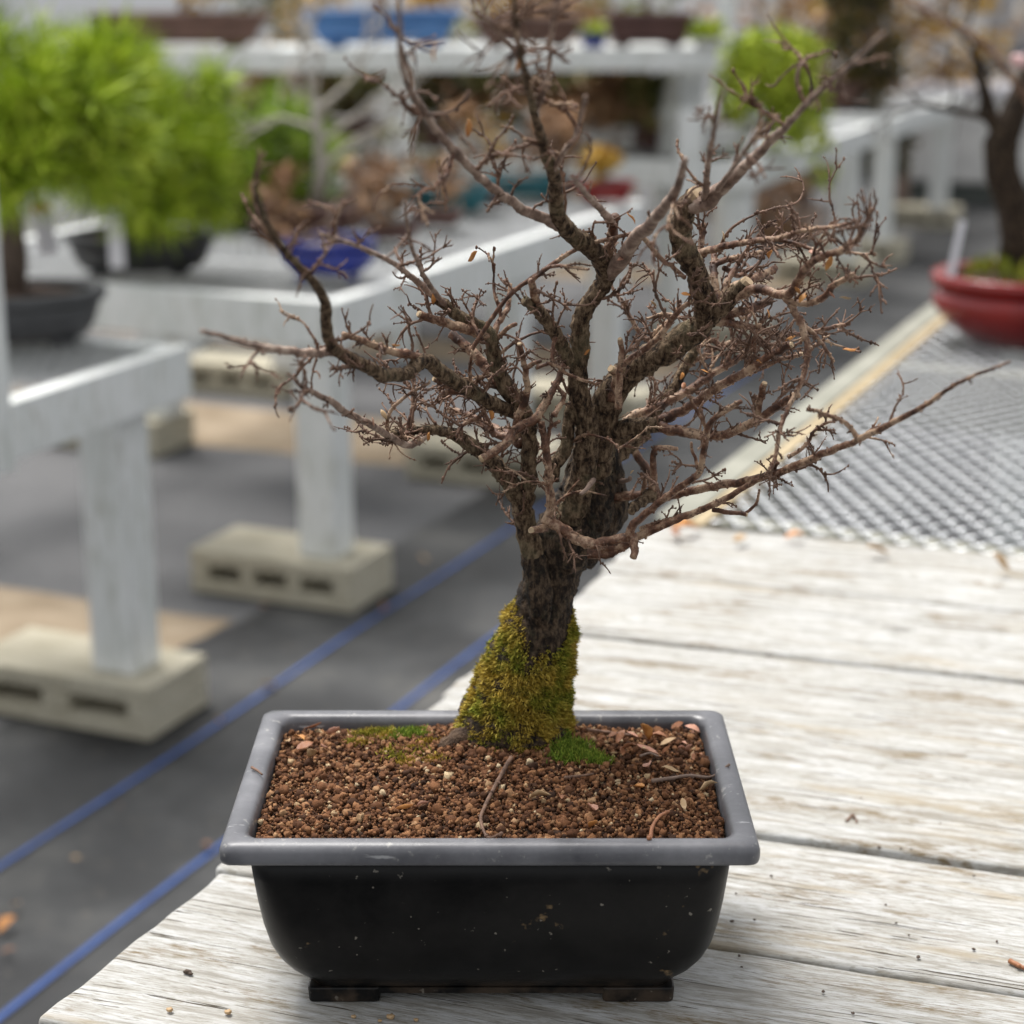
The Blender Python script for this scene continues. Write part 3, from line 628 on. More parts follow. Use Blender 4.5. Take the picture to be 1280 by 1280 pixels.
c = onshelf(737)-sy*.11; pot('bonsai_pot', c, .045, .045, .045, MAT['glaze_blue'], 'tiny dark blue pot between the brown pots on the tall shelf', 'oval', group='pots on the tall shelf', feet=False)
b = empty('bonsai_shrub', c+np.array([0, 0, .045]), 'tiny green tuft in the tiny dark blue shelf pot', 'shrub', 'bonsai on the tall shelf'); leafcloud('foliage', MAT['lime'], [c+np.array([0, 0, .06])], .04, 120, .02, b)
c = onshelf(876)-sy*.1; pot('bonsai_pot', c, .05, .05, .03, MAT['pot_white'], 'small pale pot at the right end of the tall shelf', 'oval', group='pots on the tall shelf', feet=False)
b = empty('bonsai_shrub', c+np.array([0, 0, .03]), 'small round green shrub at the right end of the tall shelf', 'shrub', 'bonsai on the tall shelf'); leafcloud('foliage', MAT['lime'], [c+np.array([0, 0, .06])], .06, 220, .025, b)

# plants standing on the bench tops below and behind the shelf
def on_bench(x, y): return onz(x, y, -.07)
items = [  # pixel foot, half width, height, pot colour, foliage, plant height
    (757, 252, .085, .06, 'glaze_red', 'amber', .10, 'red bowl with amber plant on the second left bench', 'amber leaved plant in the red bowl on the second left bench', 40),
    (560, 262, .13, .07, 'pot_teal', 'maple_tan', .26, 'teal pot right of the shelf post on the second left bench', 'twiggy tan bonsai in the teal pot right of the shelf post', 12),
    (655, 246, .12, .065, 'pot_teal', 'maple_tan', .24, 'second teal pot, behind the middle of the bonsai crown', 'twiggy tan bonsai in the second teal pot', 12),
    (465, 268, .11, .07, 'pot_black', 'olive', .26, 'black pot left of the shelf post on the second left bench', 'twiggy olive bonsai in the black pot left of the shelf post', 5),
]
for (x, y, hw, h, pm, lm, ph, l1, l2, nl) in items:
    c = on_bench(x, y); pot('bonsai_pot', c, hw, hw*.8, h, MAT[pm], l1, 'oval', 0, group='pots on the left benches')
    shrub(c+np.array([0, 0, h*.95]), l2, 0, ph, .7, lm, 'bare_brown', nl, .022, 3, 'leafy bonsai on the left benches', rad=.03)
rear = [(405, 'clay_brown', 'olive', .34, 'olive bonsai in the rear row left of the shelf post', 'brown pot in the rear row left of the shelf post'), (455, 'pot_white', 'conifer', .28, 'dark bonsai in the rear row just left of the shelf post', 'white pot in the rear row just left of the shelf post'), (575, 'pot_white', 'maple_tan', .22, 'tan bonsai in the white pot of the rear row right of the shelf post', 'white pot in the rear row right of the shelf post'),
        (690, 'pot_black', 'maple_tan', .32, 'tan bonsai in the black pot of the rear row behind the crown', 'black pot in the rear row behind the crown'), (735, 'pot_white', 'olive', .26, 'olive bonsai in the white pot below the tiny blue shelf pot', 'white pot in the rear row below the tiny blue shelf pot'), (790, 'clay_dark', 'olive', .30, 'olive and brown bonsai left of the right shelf leg', 'dark clay pot in the rear row left of the right shelf leg')]
for k, (x, pm, lm, ph, l2, l1) in enumerate(rear):
    c = onz(x, 178+rng.uniform(-4, 8), -.07); pot('bonsai_pot', c, .16, .12, .10, MAT[pm], l1, 'oval' if k % 2 else 'rect', -.3, group='pots of the rear row')
    shrub(c+np.array([0, 0, .095]), l2, 0, ph, .75, lm, 'bare_brown', 55, .04, 3, 'bonsai of the rear row', rad=.085)
for (x, y, z, h, bm_, fm, nl, l) in ((430, 258, -.07, .26, 'bare_grey', None, 0, 'bare pale grey shrub between the grey bare tree and the shelf post'), (545, 282, -.07, .20, 'bare_brown', 'maple_tan', 5, 'low pinkish twiggy shrub right of the shelf post foot'), (600, 258, -.07, .24, 'bare_grey', 'amber', 2, 'bare grey shrub with a few amber leaves left of the second teal pot'), (700, 240, -.07, .22, 'bare_brown', 'maple_tan', 8, 'twiggy tan shrub between the second teal pot and the red bowl'),
                             (345, 292, -.07, .16, 'bare_brown', 'maple_tan', 8, 'low tan shrub between the dark pine and the cobalt pot'), (490, 300, -.07, .15, 'bare_grey', 'maple_tan', 4, 'low pale shrub right of the cobalt blue pot')):
    c = onz(x, y, z); pot('bonsai_pot', c, .07, .055, .04, MAT['clay_dark' if nl else 'pot_white'], 'small shallow pot of the '+l.split(' between')[0].split(' with a')[0]+(' by the post' if 'between the grey' in l else ''), 'oval', 0, group='pots on the left benches'); shrub(c+np.array([0, 0, .038]), l, 0, h, .85, fm, bm_, nl, .024, 4, 'twiggy shrubs on the second left bench', rad=.03)
for k, (x, m, fm, ph, l) in enumerate(((520, 'clay_brown', 'conifer', .30, 'dark brown bonsai in the rear row behind the shelf post'), (625, 'pot_white', 'olive', .30, 'olive bonsai in the rear row behind the middle shelf leg'), (760, 'pot_white', 'maple_tan', .20, 'low tan bonsai in the rear row between the two olive ones'), (365, 'clay_dark', 'maple_tan', .30, 'tan bonsai in the rear row above the dark pine'))):
    c = onz(x, 186, -.07); pot('bonsai_pot', c, .14, .11, .09, MAT[m], 'pot of the '+l, 'oval', group='pots of the rear row'); shrub(c+np.array([0, 0, .085]), l, 0, ph, .8, fm, 'bare_brown', 40, .045, 3, 'bonsai of the rear row', rad=.09)
# lime weeping bush, dark conifer
c = W(-2.12, 6.78, -.07); Yc = c[1]; pot('bonsai_pot', c, .15, .13, .11, MAT['pot_white'], 'pale pot under the lime green weeping bush', 'oval', group='pots on the left benches')
t = empty('weeping_bush', c+np.array([0, 0, .10]), 'lime green weeping bush hanging over the bench edge right of the shelf', 'shrub'); b = MB(); b.tube([c+np.array([0, 0, .1]), at(958, 160, Yc), at(965, 80, Yc)], [.03, .025, .018], 8)
cs = []
for k in range(46):
    a = rng.uniform(0, 6.28); q = rng.uniform(.02, .185); top = at(965, 55, Yc)+np.array([math.cos(a)*q, math.sin(a)*q*.8, .02-q*.3]); ln = rng.uniform(.12, .50)*(0.5+q/.2*.5)
    e = top+np.array([math.cos(a)*.04, math.sin(a)*.04, -ln]); b.tube([at(965, 80, Yc), top, e], [.005, .004, .002], 4)
    for f in np.linspace(0, 1, 5): cs.append(top+(e-top)*f)
b.build('trunk', MAT['bare_brown'], t, smooth=True); leafcloud('foliage', MAT['lime'], cs, .046, 15, .034, t, 1.2)
c = W(-2.3, 9.2, -.07); Yc = c[1]; xc = px(c)[0]; pot('bonsai_pot', c, .17, .14, .12, MAT['clay_brown'], 'brown pot under the dark conifer on the farthest bench', 'rect', -.4, group='pots on the left benches')
t = empty('conifer_bonsai', c+np.array([0, 0, .11]), 'dark olive conifer right of the lime bush near the far wall', 'tree'); b = MB(); b.tube([c+np.array([0, 0, .1]), at(1080, 120, Yc), at(1085, 20, Yc), at(1085, -60, Yc)], [.04, .035, .025, .012], 8)
cs = [at(1080+rng.uniform(-42, 42), rng.uniform(-70, 215), Yc+rng.uniform(-.15, .15)) for k in range(46)]
for q in cs[::2]: b.tube([at(1082, px(q)[1]+15, Yc), q], [.008, .004], 4)
b.build('trunk', MAT['pine_bark'], t, smooth=True); leafcloud('foliage', MAT['conifer'], cs, .09, 60, .045, t, .6)

# red pot with flowering tree on the mesh bench
cr = onz(1296, 426, .004); pot('bonsai_pot', cr, .172, .14, .112, MAT['glaze_red'], 'glossy red pot with rounded belly on the mesh bench', 'oval', 0, bulge=1, soilmat='soil_bed', feet=False)
Yr = cr[1]; zr = .004+.112
ft = empty('flowering_bonsai', cr+np.array([0, 0, .11]), 'gnarled bonsai with a pink bud in the glossy red pot', 'tree'); b = MB()
b.tube([at(1280, 330, Yr), at(1276, 295, Yr), at(1268, 255, Yr), at(1252, 215, Yr), at(1250, 180, Yr), at(1268, 140, Yr), at(1284, 100, Yr), at(1310, 40, Yr)], [.040, .032, .027, .026, .024, .021, .018, .014], 14, .13)
b.tube([at(1265, 190, Yr), at(1240, 150, Yr), at(1228, 105, Yr), at(1215, 60, Yr)], [.016, .012, .009, .005], 7, .06)
b.tube([at(1262, 160, Yr), at(1225, 145, Yr), at(1190, 138, Yr), at(1150, 130, Yr), at(1115, 138, Yr)], [.008, .006, .005, .004, .003], 6, .08)
for (x, y, d, L) in ((1240, 100, (-.6, 0, .8), .06), (1222, 60, (-.5, .1, 1), .07), (1150, 130, (-.4, 0, 1), .05), (1190, 138, (-.2, .2, 1), .05), (1225, 145, (-.3, -.2, .8), .06), (1130, 134, (-.6, 0, -.4), .03), (1205, 40, (.3, 0, 1), .05)):
    grow(b, at(x, y, Yr), np.array(d)/np.linalg.norm(d), L, .003, 3, .6, None, 4)
b.build('trunk', MAT['trunk'], ft, smooth=True)
b = MB(); Yb = Yr-.25; b.tube([at(1330, 190, Yr-.05), at(1290, 130, Yb), at(1262, 95, Yb), at(1238, 62, Yb), at(1205, 38, Yb), at(1170, 22, Yb), at(1140, 5, Yb), at(1110, -20, Yb)], [.008, .0062, .0056, .0052, .0048, .0044, .004, .0035], 8, .04); b.build('branch', MAT['young'], ft, smooth=True)
bud = MB()
for k in range(7):
    a = k*2.4; v = ICO2[0]*np.array([.55, .25, .75]); Rm = np.array(__import__('mathutils').Euler((.35*math.cos(a), .35*math.sin(a), a)).to_matrix()); bud.add((v@Rm.T*.013)+at(1274, 76, Yb)+np.array([math.cos(a), math.sin(a), 0])*.005, ICO2[1].tolist())
bud.build('blossom', MAT['petal'], ft, smooth=True)
b = MB()
for (x, y) in ((1178, 25), (1238, 62), (1196, 30)): b.add(ICO2[0]*.004+at(x, y, Yb), ICO2[1].tolist())
b.build('leaf_bud', MAT['amber'], ft, smooth=True)
ms = []
for k in range(700):
    a = rng.uniform(0, 6.28); q = rng.uniform(0, .125); ms.append((cr[0]+math.cos(a)*q, cr[1]+math.sin(a)*q*.85, zr+.004+.020*(1-(q/.125)**2)))
ms = np.array(ms); dd = rng.normal(0, .6, ms.shape)+np.array([0, 0, 1]); tag(quads('moss', MAT['mossy'], ms-np.array([0, 0, .012]), ms+dd*.008, .0025, None, .1, origin=cr+np.array([0, 0, .1])), 'green and yellow moss over the soil of the glossy red pot', 'moss', kind='stuff')
tl = empty('plant_label', at(1186, 345, Yr-.10), 'white plastic plant label stuck in the glossy red pot', 'label'); a, c_ = at(1188, 346, Yr-.10), at(1203, 276, Yr-.10); d = (c_-a); Ln = np.linalg.norm(d); d /= Ln; s = np.cross(d, np.array([0, 1., 0]))
MB().box((a+c_)/2, (.0055, .0006, Ln/2), s/np.linalg.norm(s), np.cross(d, s), d).build('stake', MAT['tag_white'], tl)

for k, (x, Y, h, lm, bm_, nl, l) in enumerate(((20, 11.5, 1.6, 'olive', 'bare_grey', 0, 'bare grey shrub before the far wall at the far left top corner'), (350, 10.2, 1.45, 'olive', 'bare_grey', 22, 'sparse olive shrub behind the gap between the brown and sky blue shelf pots'), (600, 10.4, 1.4, 'amber', 'bare_brown', 26, 'amber shrub behind the shelf, right of the sky blue pot'), (690, 10.8, 1.5, 'mossy', 'bare_brown', 20, 'yellow green shrub behind the tiny blue shelf pot'),
        (745, 9.9, 1.3, 'maple_tan', 'bare_brown', 30, 'brown leafy shrub behind the dark reddish shelf pot'), (880, 10.6, 1.5, 'maple_tan', 'bare_brown', 16, 'thin brown shrub behind the top of the lime bush'), (1000, 11.2, 1.45, 'amber', 'bare_brown', 20, 'amber shrub between the lime bush and the dark conifer'), (1120, 11.0, 1.5, 'amber', 'bare_brown', 24, 'rusty amber shrub just right of the dark conifer'), (1215, 11.6, 1.5, 'maple_tan', 'bare_grey', 8, 'bare pinkish shrub behind the flowering tree'))):
    p = ony(x, 300, Y); p[2] = G; shrub(p, l, 0, h, .62, lm, bm_, nl, .055, 4, 'shrubs before the far wall', rad=.13, L0=h*.40)
# ------------------------------------------------------------------ far wall
gw = empty('greenhouse_wall', W(0, 12.6, G), 'long pale ribbed greenhouse wall closing the yard at the back', 'wall')
MB().rbox(-14, 9, 12.6, 12.66, G+.25, 2.2).build('panel', MAT['wall'], gw)
MB().rbox(-14, 9, 12.56, 12.6-.002, G, G+.25).build('base_board', MAT['base_dark'], gw)
for u in np.arange(-12, 9, 2.2): MB().rbox(u, u+.10, 12.52, 12.597, G+.25, 2.2).build('post', MAT['white'], gw)
for (u0, u1, z0, z1) in ((-2.15, -1.1, .1, .75),): 
    MB().rbox(u0, u1, 12.55, 12.598, z0, z1).build('window', MAT['wall_grey'], gw); MB().rbox(u0-.05, u1+.05, 12.48, 12.598, z0-.13, z0-.003).build('sill', MAT['blue_grey'], gw)
wt = empty('storage_bin', W(-1.9, 11.6, G), 'pale grey storage bin on the path before the far wall', 'bin')
MB().rbox(-2.45, -1.35, 11.35, 12.0, G+.12, G+.62).build('body', MAT['pot_white'], wt, bevel=.02); MB().rbox(-2.47, -1.33, 11.33, 12.02, G+.622, G+.67).build('lid', MAT['tag_white'], wt, bevel=.01); MB().rbox(-2.40, -1.40, 11.40, 11.95, G+.004, G+.118).build('base', MAT['base_dark'], wt)
gp = empty('greenhouse_post', W(-2.35, 7.9, G), 'white upright post between the lime bush and the dark conifer', 'post')
q = onz(1041, 395, G); MB().rbox(-2.62, -2.55, 8.42, 8.49, G, .62).build('post', MAT['white'], gp, bevel=.004); MB().rbox(-2.63, -2.54, 8.41, 8.50, .62, .64).build('cap', MAT['white'], gp)

# ================================================================== the bonsai pot
PC = np.array([-.0123, 1.0680]); PHX, PHY = .150, .1020; RZ = .1215
pt = empty('bonsai_pot', (PC[0], PC[1], .0), 'black rectangular plastic pot with grey rim holding the mossy bonsai', 'pot')
def pr(hx, hy, rc, z): return rrect(hx, hy, rc, (PC[0], PC[1], z), 7)
prof = [(.1045, .0585, .012, .0100), (.1070, .0605, .013, .0125), (.1070, .061, .013, .0135), (.1135, .066, .018, .0185), (.1195, .071, .022, .0235), (.125, .0755, .024, .0310), (.1290, .0795, .024, .041), (.1320, .0825, .023, .055), (.1340, .085, .020, .072), (.1357, .0865, .017, .090), (.1372, .0880, .015, .1085)]
b = MB(); b.loft([pr(*p) for p in prof]+[pr(.127, .080, .015, .1085), pr(.098, .054, .010, .03)], True, True); b.build('body', MAT['pot_body'], pt, smooth=True)
rim = [(.1373, .0883, .015, .1086), (.1478, .0998, .006, .1088), (.1493, .1013, .0065, .1096), (.150, .1020, .007, .1120), (.150, .1020, .007, .1165), (.1491, .1012, .007, .1194), (.1470, .0992, .007, .1212), (.1425, .0950, .008, .1218), (.1385, .0912, .009, .1212), (.1360, .0890, .010, .1196), (.1350, .0881, .010, .1165), (.1345, .0876, .011, .1090)]
b = MB(); b.loft([pr(*p) for p in rim], False, False); b.build('rim', MAT['pot_rim'], pt, smooth=True)
for i in (-1, 1):
    for j in (-1, 1):
        cx_, cy_ = PC[0]+i*.0865, PC[1]+j*.0465
        rings = [rrect(.0215, .0135, .003, (cx_, cy_, z), 3)*1 for z in (.0004, .0104)]; rings[0][:, :2] = (rings[0][:, :2]-[cx_, cy_])*.97+[cx_, cy_]
        b = MB(); b.loft(rings); b.build('foot', MAT['pot_body'], pt, bevel=.0012)
b = MB(); b.loft([pr(.1055, .0590, .012, .0062), pr(.1055, .0590, .012, .0099)]); b.build('base_band', MAT['pot_body'], pt)

# soil bed and granules
TB = onz(640, 925, .112)                       # foot of the trunk
def soil_z(x, y):
    e = min(.1345-abs(x-PC[0]), .0876-abs(y-PC[1])); d = math.hypot((x-TB[0])/.06, (y-TB[1])/.045)
    return .1120+.004*min(1, max(0, e)/.03)+.007*math.exp(-d*d)+.0012*mnoise.noise(Vector((x*40, y*40, 1)))
gx = np.linspace(PC[0]-.1343, PC[0]+.1343, 50); gy = np.linspace(PC[1]-.0874, PC[1]+.0874, 32)
SV = [(x, y, soil_z(x, y)-.0035) for x in gx for y in gy]; SF = [(i*32+j, (i+1)*32+j, (i+1)*32+j+1, i*32+j+1) for i in range(49) for j in range(31)]
NG = 21000; X = rng.uniform(PC[0]-.133, PC[0]+.133, NG); Yy = rng.uniform(PC[1]-.0862, PC[1]+.0862, NG)
sz = np.clip(rng.lognormal(math.log(.00098), .46, NG), .0004, .0038)
Z = np.array([soil_z(a, c) for a, c in zip(X, Yy)])+rng.uniform(-.0026, .0008, NG)
VS = []; FS = []; n0 = 0; tmpl = []
for k in range(12):
    v = ICO2[0].copy(); s1 = rng.uniform(0, 50)
    for i in range(len(v)): v[i] *= 1+.62*mnoise.noise(Vector(v[i]*1.6+s1))+.42*mnoise.noise(Vector(v[i]*3.7+s1))
    tmpl.append(v*np.array([1, rng.uniform(.7, 1), rng.uniform(.6, .95)]))
from mathutils import Euler
rots = [np.array(Euler(rng.uniform(0, 6.28, 3)).to_matrix()) for _ in range(60)]
for k in range(NG):
    VS.append(tmpl[k % 12]@rots[(k*7) % 60].T*sz[k]+np.array([X[k], Yy[k], Z[k]])); FS.append(ICO2[1]+n0); n0 += len(ICO2[0])
so_ = bulk('soil', MAT['soil'], np.concatenate(VS), np.concatenate(FS), origin=(PC[0], PC[1], .1), smooth=False)
so_['kind'] = 'stuff'; tag(so_, 'brown granular clay soil filling the black rectangular pot', 'soil')
bed = MB(); bed.add(SV, SF); bo = bed.build('soil_bed', MAT['soil_bed'], so_, smooth=True)

# ================================================================== the bonsai tree
Y0 = float(TB[1]); SC = 1.19/F
tr = empty('bonsai_tree', (TB[0], TB[1], .113), 'bare twiggy bonsai with mossy trunk in the black rectangular pot', 'tree')
skel = []                                          # (x, y, depth offset, r px) of everything placed so far
def P3(x, y, d): return ony(x, y, Y0+d)
def catmull(pts, step):
    P = np.asarray(pts, float); P = np.vstack([2*P[0]-P[1], P, 2*P[-1]-P[-2]]); out = []
    for i in range(1, len(P)-2):
        n = max(2, int(np.linalg.norm(P[i+1][:2]-P[i][:2])/step)); 
        for t in np.linspace(0, 1, n, endpoint=False):
            a, b_, c, d = P[i-1], P[i], P[i+1], P[i+2]
            out.append(.5*((2*b_)+(c-a)*t+(2*a-5*b_+4*c-d)*t*t+(3*b_-a-3*c+d)*t**3))
    out.append(P[-2]); return np.array(out)
def near(x, y):
    if not skel: return 0.0, 1e9
    A = np.concatenate(skel); k = np.argmin(np.hypot(A[:, 0]-x, A[:, 1]-y)); return float(A[k, 2]), float(np.hypot(A[k, 0]-x, A[k, 1]-y))
TW = []   # twig stubs waiting to grow: collected per branch
def limb(pts, r0, r1, d1=0.0, d0=None, name='branch', mat=None, parent=None, twigs=0.0, seg=None, rough=.05, wob=1.0, knob=0.0, tlen=(14, 40), cut=False, side=0):
    """a traced limb: image-plane points with a depth that starts where it leaves its parent and drifts by d1"""
    P = np.asarray(pts, float)
    if d0 is None: d0, _ = near(*P[0])
    s = np.concatenate([[0], np.cumsum(np.hypot(*np.diff(P, axis=0).T))]); s /= s[-1]
    rads = np.array([r0+(r1-r0)*t for t in s]) if np.isscalar(r0) else np.interp(s, np.linspace(0, 1, len(r0)), r0)
    Q = catmull(np.column_stack([P, d0+d1*s**1.2, rads]), 3.2 if r0 is not None and np.max(rads) < 9 else 4.5)
    n = len(Q); sd_ = rng.uniform(0, 99)
    for i in range(n):
        w = wob*min(2.2, .35*Q[i, 3]+.35)*min(1, i/4); Q[i, 0] += w*mnoise.noise(Vector((i*.33, sd_, 0))); Q[i, 1] += w*mnoise.noise(Vector((i*.33, sd_, 7))); Q[i, 2] += .0012*mnoise.noise(Vector((i*.25, sd_, 3)))*min(1, i/4)
    skel.append(Q)
    W3 = np.array([P3(q[0], q[1], q[2]) for q in Q]); dep = np.array([px(p)[2] for p in W3]); rr = Q[:, 3]*dep/F
    kn = np.array([1+.16*abs(mnoise.noise(Vector((i*.6, sd_, 11))))+(knob*max(0, mnoise.noise(Vector((i*.9, sd_, 5))))) for i in range(n)]); rr = rr*kn
    seg = seg or (14 if np.max(rads) > 14 else 10 if np.max(rads) > 6 else 7)
    b = MB(); 
    tip = [rr[-1]*.98] if cut else [rr[-1]*.5]
    b.tube(np.vstack([W3, W3[-1:]+(W3[-1:]-W3[-2:-1])*.25]), np.concatenate([rr, tip]), seg, rough if np.max(rads) < 7.5 else .06)
    # bud nodules
    L = s[-1]*np.sum(np.hypot(*np.diff(P, axis=0).T))
    for k in range(int(L/7.0*(.6+twigs))):
        i = rng.integers(1, n); dv = rng.normal(0, 1, 3); dv /= np.linalg.norm(dv); sz_ = rng.uniform(.7, 1.5)*SC*min(2.0, 1.0+.10*Q[i, 3])
        b.add(ICO1[0]*np.array([1, 1, 1.3])*sz_+W3[i]+dv*rr[i]*.95, ICO1[1].tolist())
    o = b.build(name, mat or MAT['bark' if np.max(rads) > 7.5 else 'young'], parent or tr, smooth=True)
    if cut:
        cb = MB(); d = (W3[-1]-W3[-3]); d /= np.linalg.norm(d); cb.tube([W3[-1]+d*rr[-1]*.1, W3[-1]+d*rr[-1]*.75], [rr[-1]*.93, rr[-1]*.80], 10, .04); cb.build('cut_end', MAT['cut_wood'], o)
    if twigs: TW.append((Q, twigs, o, tlen, side))
    return o

# trunk: a leaning flared foot that opens into a knot of stems
tb_ = MB()
def trunk_tube(b, pts, seg=24, rough=.035):
    Q = catmull(pts, 4); skel.append(Q[:, [0, 1, 2, 3]]); W3 = np.array([P3(q[0], q[1], q[2]) for q in Q]); dep = np.array([px(p)[2] for p in W3]); rr = Q[:, 3]*dep/F
    rr = rr*np.array([1+.10*mnoise.noise(Vector((i*.21, pts[0][0], 0))) for i in range(len(Q))]); b.tube(W3, rr, seg, rough)
trunk_tube(tb_, [(636, 945, 0, 74), (640, 920, 0, 72), (645, 890, 0, 65), (651, 860, 0, 58), (660, 825, 0, 50), (670, 790, 0, 42.5), (680, 755, 0, 37), (688, 722, 0, 35), (697, 695, 0, 38), (712, 665, .0, 40), (728, 640, .005, 40), (736, 612, .005, 36), (738, 585, .005, 30), (740, 560, .005, 22)])
trunk_tube(tb_, [(677, 792, -.004, 8), (675, 765, -.018, 15), (672, 720, -.016, 17), (665, 690, -.012, 16)], 14)
trunk_tube(tb_, [(722, 700, .006, 22), (748, 660, .008, 24), (766, 635, .010, 20), (763, 600, .010, 18), (758, 565, .008, 17)], 18)
trunk_tube(tb_, [(700, 690, .010, 18), (716, 650, .012, 18), (722, 610, .014, 17), (726, 575, .014, 15)], 16)
for k in range(260):                                # burrs and old scars on the trunk
    A = np.concatenate(skel); q = A[rng.integers(0, len(A))]
    if q[1] > 800: continue
    a = rng.uniform(0, 6.28); w_ = P3(q[0], q[1], q[2]); rr = q[3]*1.19/F; dv = np.array([math.cos(a), -abs(math.sin(a)), rng.normal(0, .3)]); dv /= np.linalg.norm(dv)
    tb_.add(ICO1[0]*rng.uniform(1.2, 3.8)*SC*np.array([1, .8, 1.2])+w_+dv*rr*.97, ICO1[1].tolist())
tb_.build('trunk', MAT['trunk'], tr, smooth=True)
rb = MB(); 
for pts in ([(615, 908, -.006, 26), (585, 922, -.016, 17), (560, 933, -.022, 12), (536, 943, -.026, 9.5), (514, 953, -.029, 8), (492, 962, -.031, 4)],):
    trunk_tube(rb, pts, 18, .09)
rb.build('root', MAT['root'], tr, smooth=True)

# --- main limbs (pixel polylines), outward lean in metres
A1 = limb([(672, 705), (659, 667), (653, 636), (643, 613), (616, 578), (588, 556), (562, 541), (534, 537), (490, 542)], [16, 14, 12.5, 11.5, 10.5, 9, 7, 5.2, 4.2], None, -.03, -.012, twigs=1.2, cut=True)
A2 = limb([(653, 640), (660, 605), (661, 565), (660, 530), (648, 506), (628, 475), (616, 440), (611, 419), (594, 405), (575, 396), (556, 381), (545, 374)], [11, 10, 9.5, 9.5, 10, 10.5, 10, 9, 8, 7.5, 7, 6], None, -.02, twigs=1.0, knob=.4)
limb([(612, 420), (585, 412), (559, 404), (540, 399), (525, 393)], 7.5, 4.5, -.02, twigs=.8, cut=True)
limb([(640, 500), (616, 469), (600, 452), (587, 437), (572, 424), (562, 416)], 7.5, 5.5, .015, twigs=.9)
limb([(545, 374), (520, 350), (485, 325), (440, 305), (400, 292)], 4.2, 2.2, -.25, twigs=.5, tlen=(20, 50), mat=MAT['outer'])
limb([(556, 381), (530, 345), (512, 300), (505, 250)], 3.6, 1.8, -.25, twigs=.5, tlen=(20, 50), mat=MAT['outer'])
Cb = limb([(655, 520), (619, 506), (587, 487), (556, 469), (534, 450), (522, 455), (509, 467), (481, 469), (456, 457), (434, 446), (416, 434), (408, 408), (404, 370), (375, 335), (345, 300), (325, 260), (318, 230)], [8, 8.5, 9, 9.5, 10, 9, 8.5, 8.5, 8.5, 8, 7, 5.8, 5, 4.6, 4.4, 4.2, 3.8], None, -.30, twigs=.6, tlen=(20, 48))
limb([(416, 440), (380, 441), (320, 432), (252, 414)], 6, 3, -.16, twigs=.4, mat=MAT['outer'])
limb([(534, 450), (520, 445), (494, 441), (472, 434), (453, 425), (430, 418)], 6, 3.5, -.06, twigs=1.2, knob=.6)
limb([(656, 516), (625, 506), (594, 494), (575, 487), (544, 474)], 5.5, 3.5, -.03, -.02, twigs=1.6, cut=True)
limb([(600, 497), (575, 490), (553, 491)], 4.5, 3.5, -.015, twigs=1.2)
limb([(534, 544), (518, 554), (506, 556), (484, 544), (462, 531), (434, 516), (416, 503), (385, 488), (360, 468)], [4.5, 4.5, 4.5, 4.5, 4.5, 4.5, 4, 3.2, 2], None, -.19, twigs=.9, mat=MAT['outer'])
limb([(484, 544), (487, 516), (509, 494), (537, 478)], 2.6, 1.6, -.02, twigs=1.2, tlen=(8, 22))
limb([(508, 540), (515, 510), (517, 470)], 2.2, 1.6, .01, twigs=.8, tlen=(8, 22))
Gb = limb([(712, 441), (700, 469), (687, 494), (669, 522), (644, 537), (631, 556), (603, 573)], [3.5, 4, 4.5, 5.5, 6, 6, 5], None, -.025, -.035, twigs=.7, cut=True)
limb([(644, 537), (650, 516), (659, 491), (656, 459), (650, 431)], 5, 3.2, -.02, -.04, twigs=1.0, cut=True)
limb([(656, 462), (668, 454), (676, 452)], 3.2, 2.4, -.01)
Hb = limb([(712, 650), (728, 600), (733, 560), (733, 530), (725, 497), (722, 469), (725, 437), (725, 403), (734, 381), (753, 359), (759, 341)], [18, 17, 16, 15, 14, 12.5, 11.5, 11.5, 11, 11, 11.5], None, -.03, -.01, twigs=.5)
HL = limb([(759, 345), (750, 322), (728, 303), (709, 287), (697, 269), (694, 231), (682, 185), (668, 140), (655, 90), (646, 40), (640, -20)], [12, 12, 11, 9.5, 7.5, 6, 5, 4.2, 3.8, 3.4, 3], None, -.30, twigs=.4, tlen=(25, 70))
limb([(709, 287), (650, 259), (603, 225), (570, 190), (540, 155), (505, 92), (500, 40), (499, -20)], [7.5, 6, 5.5, 5.5, 4.5, 3.6, 3.2, 2.8], None, -.30, twigs=.4, tlen=(25, 70), mat=MAT['outer'])
limb([(759, 343), (775, 325), (787, 309), (797, 294), (812, 281), (830, 258), (848, 232), (856, 200)], [11, 9.5, 8.5, 8, 7, 6, 5, 4], None, -.19, twigs=.4, mat=MAT['outer'])
limb([(690, 215), (705, 190), (722, 165), (732, 120)], 4, 2.5, -.12, twigs=.5, tlen=(20, 50), mat=MAT['outer'])
limb([(655, 90), (640, 60), (610, 25), (600, -10)], 3.8, 2.2, -.1, twigs=.5, mat=MAT['outer'])
limb([(668, 140), (684, 100), (690, 40), (700, -15)], 3.8, 2.2, -.1, twigs=.5, mat=MAT['outer'])
limb([(759, 330), (763, 305), (766, 285), (768, 270)], 7, 5, -.02, twigs=2.0, knob=.6, tlen=(8, 24))
limb([(766, 278), (752, 262), (735, 245), (715, 222)], 4.8, 3.2, -.19, twigs=.6, mat=MAT['outer'])
limb([(712, 450), (700, 428), (687, 406), (672, 387), (656, 375)], [8.5, 8, 8, 8, 6], None, -.03, twigs=1.2, knob=.4)
limb([(676, 392), (668, 370), (664, 352)], 5.5, 4.5, -.02, twigs=.8)
limb([(588, 440), (603, 416), (637, 369), (681, 337), (725, 309), (769, 297), (806, 288)], [2.8, 2.8, 2.9, 3.0, 2.9, 2.8, 2.2], None, -.02, -.05, wob=.5)
